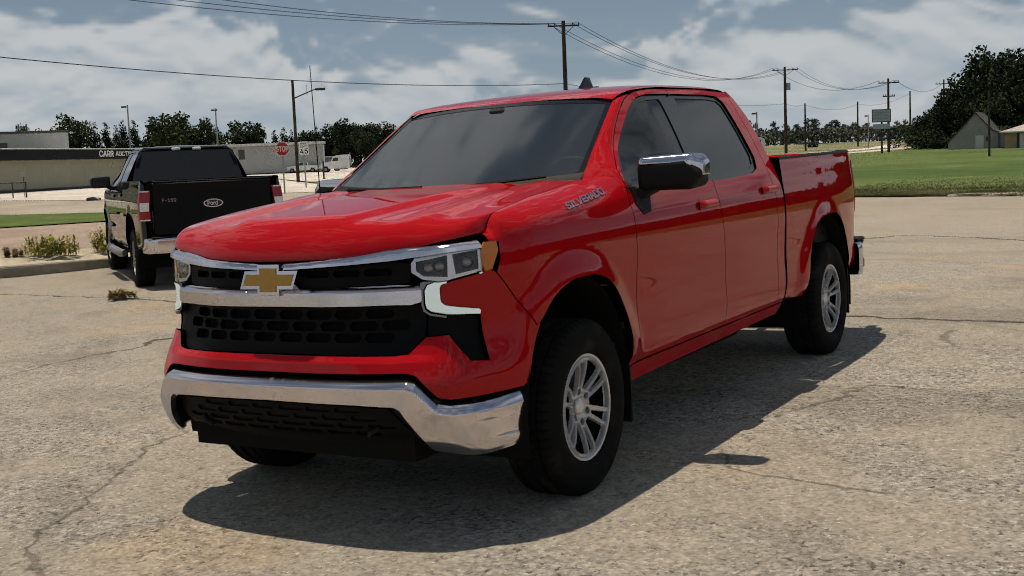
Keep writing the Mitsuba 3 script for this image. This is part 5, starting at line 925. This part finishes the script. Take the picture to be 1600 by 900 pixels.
RIGHT = [('bush', -195.1, -41.8, 5.0, 5.0, 'low bushy tree, leftmost of the big dark tree group at right'), ('broad_dark', -190.6, -38.9, 6.4, 6.0, 'low dark tree, second from the left in the big group at right'), ('cedar', -187.1, -36.5, 7.9, 5.6, 'pointed dark tree where the half hidden pole stands'), ('cedar', -183.5, -34.1, 11.0, 6.6, 'dark pointed tree above the left slope of the shed roof'),
         ('cedar', -181.9, -31.6, 13.3, 7.2, 'tall dark pointed tree straight above the shed ridge'), ('cedar', -186.1, -30.9, 13.7, 7.0, 'tall dark pointed tree just right of the shed ridge'), ('broad_dark', -180.6, -27.8, 14.4, 9.0, 'tall dark tree, highest of the group between shed and garage'), ('cedar', -182.8, -26.6, 14.0, 7.6, 'tall dark pointed tree above the gap between shed and garage'),
         ('broad_dark', -177.1, -24.2, 13.6, 9.2, 'tall dark round tree above the garage roof'), ('broad_dark', -175.5, -21.3, 13.8, 9.6, 'tall dark round tree at the right edge above the garage'), ('broad_dark', -178.9, -18.5, 14.0, 10, 'tall dark tree beyond the right edge behind the garage'), ('bush', -176.8, -33.4, 4.4, 7.0, 'bush filling the space behind the shed'), ('bush', -172.5, -26.3, 4.4, 6, 'bush between shed and garage'), ('bush', -181.0, -36.2, 4.4, 7, 'bush at the left foot of the shed'), ('bush', -187.5, -38.0, 4.2, 6.5, 'bush at the foot of the low trees left of the shed')]
for kd, x, y, h, w, lb in RIGHT: tree(kd, x, y, h, w/WD[kd], lb)
for x, y, h, w in [(-180, -33, 9, 8), (-184, -35.5, 7, 7), (-178, -29, 9, 9), (-176, -26, 9, 9), (-188, -37, 5.5, 6)]: tree('broad_dark', x, y, h, w, 'dark tree inside the big dark group behind the shed', group='dark trees deep in the group behind the shed')
# a wood past the right edge of the picture: the doors and windows of the red pickup mirror it
put('distant_wood', hedge((-175, -6), (-118, 62), 8.0, 14, 15000, 1.0, 5, None), 'leaf_dark', label='dark wood along the far side of the field, past the right edge', kind='stuff')
put('distant_wood', hedge((-118, 62), (0, 118), 7.0, 14, 18000, 1.0, 6, None), 'leaf_dark', label='dark wood along the side of the field, well past the right edge', kind='stuff')
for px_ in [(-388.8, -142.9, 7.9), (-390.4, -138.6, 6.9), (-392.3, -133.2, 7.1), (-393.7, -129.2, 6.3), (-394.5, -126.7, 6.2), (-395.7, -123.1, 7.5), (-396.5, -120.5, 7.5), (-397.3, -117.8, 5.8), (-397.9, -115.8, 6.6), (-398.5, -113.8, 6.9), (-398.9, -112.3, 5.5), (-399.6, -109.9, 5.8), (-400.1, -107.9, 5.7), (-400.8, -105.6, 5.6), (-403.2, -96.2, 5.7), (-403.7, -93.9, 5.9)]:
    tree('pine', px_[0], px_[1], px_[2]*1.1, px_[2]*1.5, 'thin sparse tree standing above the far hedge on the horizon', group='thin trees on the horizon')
put('distant_wood', hedge((-380, -190), (-386, -72), 4.6, 14, 12000, .55, 3, None), 'leaf_hazed', label='low green wood, paled by painted haze, along the horizon beyond the field', kind='stuff')
put('distant_wood', hedge((-160, -236), (-212, -146), 5.6, 8, 10000, .5, 4, None), 'leaf_dark', label='dark undergrowth joining the trees behind the buildings', kind='stuff')
# ------------------------------------------------------------------ weeds
mat('weed_leaf', {'type': 'diffuse', 'reflectance': leaf_col((.20, .22, .035), (.42, .37, .09), 6.0)})
mat('weed_dry', {'type': 'diffuse', 'reflectance': leaf_col((.16, .13, .06), (.26, .21, .11), 6.0)})
def weed(x, y, z, h, w, n, label, m='weed_leaf', seed=1):
    rng = np.random.default_rng(seed); k = thing('weed', label, 'weed'); st_, lv, lf, c0 = [], [], [], 0
    for i in range(n):
        a = rng.random()*6.28; r0 = w*.5*rng.random()**.6; b = np.array([x+r0*math.cos(a)*1.0, y+r0*math.sin(a), z]); hh = h*(.45+.6*rng.random()); tp = b+[rng.normal(0, .22*hh), rng.normal(0, .22*hh), hh]
        st_.append(tube([b, (b+tp)/2+[0, 0, .04*hh], tp], [.006, .005, .003], 4))
        for q in range(28):
            t = .15+.85*rng.random(); p = b+(tp-b)*t; d = rng.normal(0, 1, 3)*[1, 1, .6]; d /= np.linalg.norm(d); s = np.cross(d, [0, 0, 1.0]); s /= np.linalg.norm(s)+1e-6; L = .03+.055*rng.random()
            lv.append(np.array([p, p+d*L*.5+s*L*.28, p+d*L, p+d*L*.5-s*L*.28])); lf.append([[c0, c0+1, c0+2], [c0, c0+2, c0+3]]); c0 += 4
    put('stem', cat_m(*st_), 'weed_dry', k, kind='stuff'); put('leaf_mass', (np.vstack(lv), np.vstack(lf)), m, k, kind='stuff')
weed(-9.55, -14.95, .12, .36, 1.0, 85, 'low yellow-green weed clump on the sandy bed, left of the taller one', seed=2)
weed(-10.75, -14.75, .12, .44, .75, 60, 'taller dry yellowish weed clump on the sandy bed beside the black pickup', 'weed_leaf', 3)
weed(-9.3, -15.6, .12, .16, .35, 22, 'tiny brown weed at the left edge of the sandy bed', 'weed_dry', 4)
weed(-10.4, -14.5, .15, .10, .3, 14, 'sparse tuft growing just behind the kerb', 'weed_leaf', 6)
weed(-5.42, -8.35, 0.02, .08, .34, 16, 'small weed growing out of the pavement crack behind the black pickup', 'weed_dry', 5)
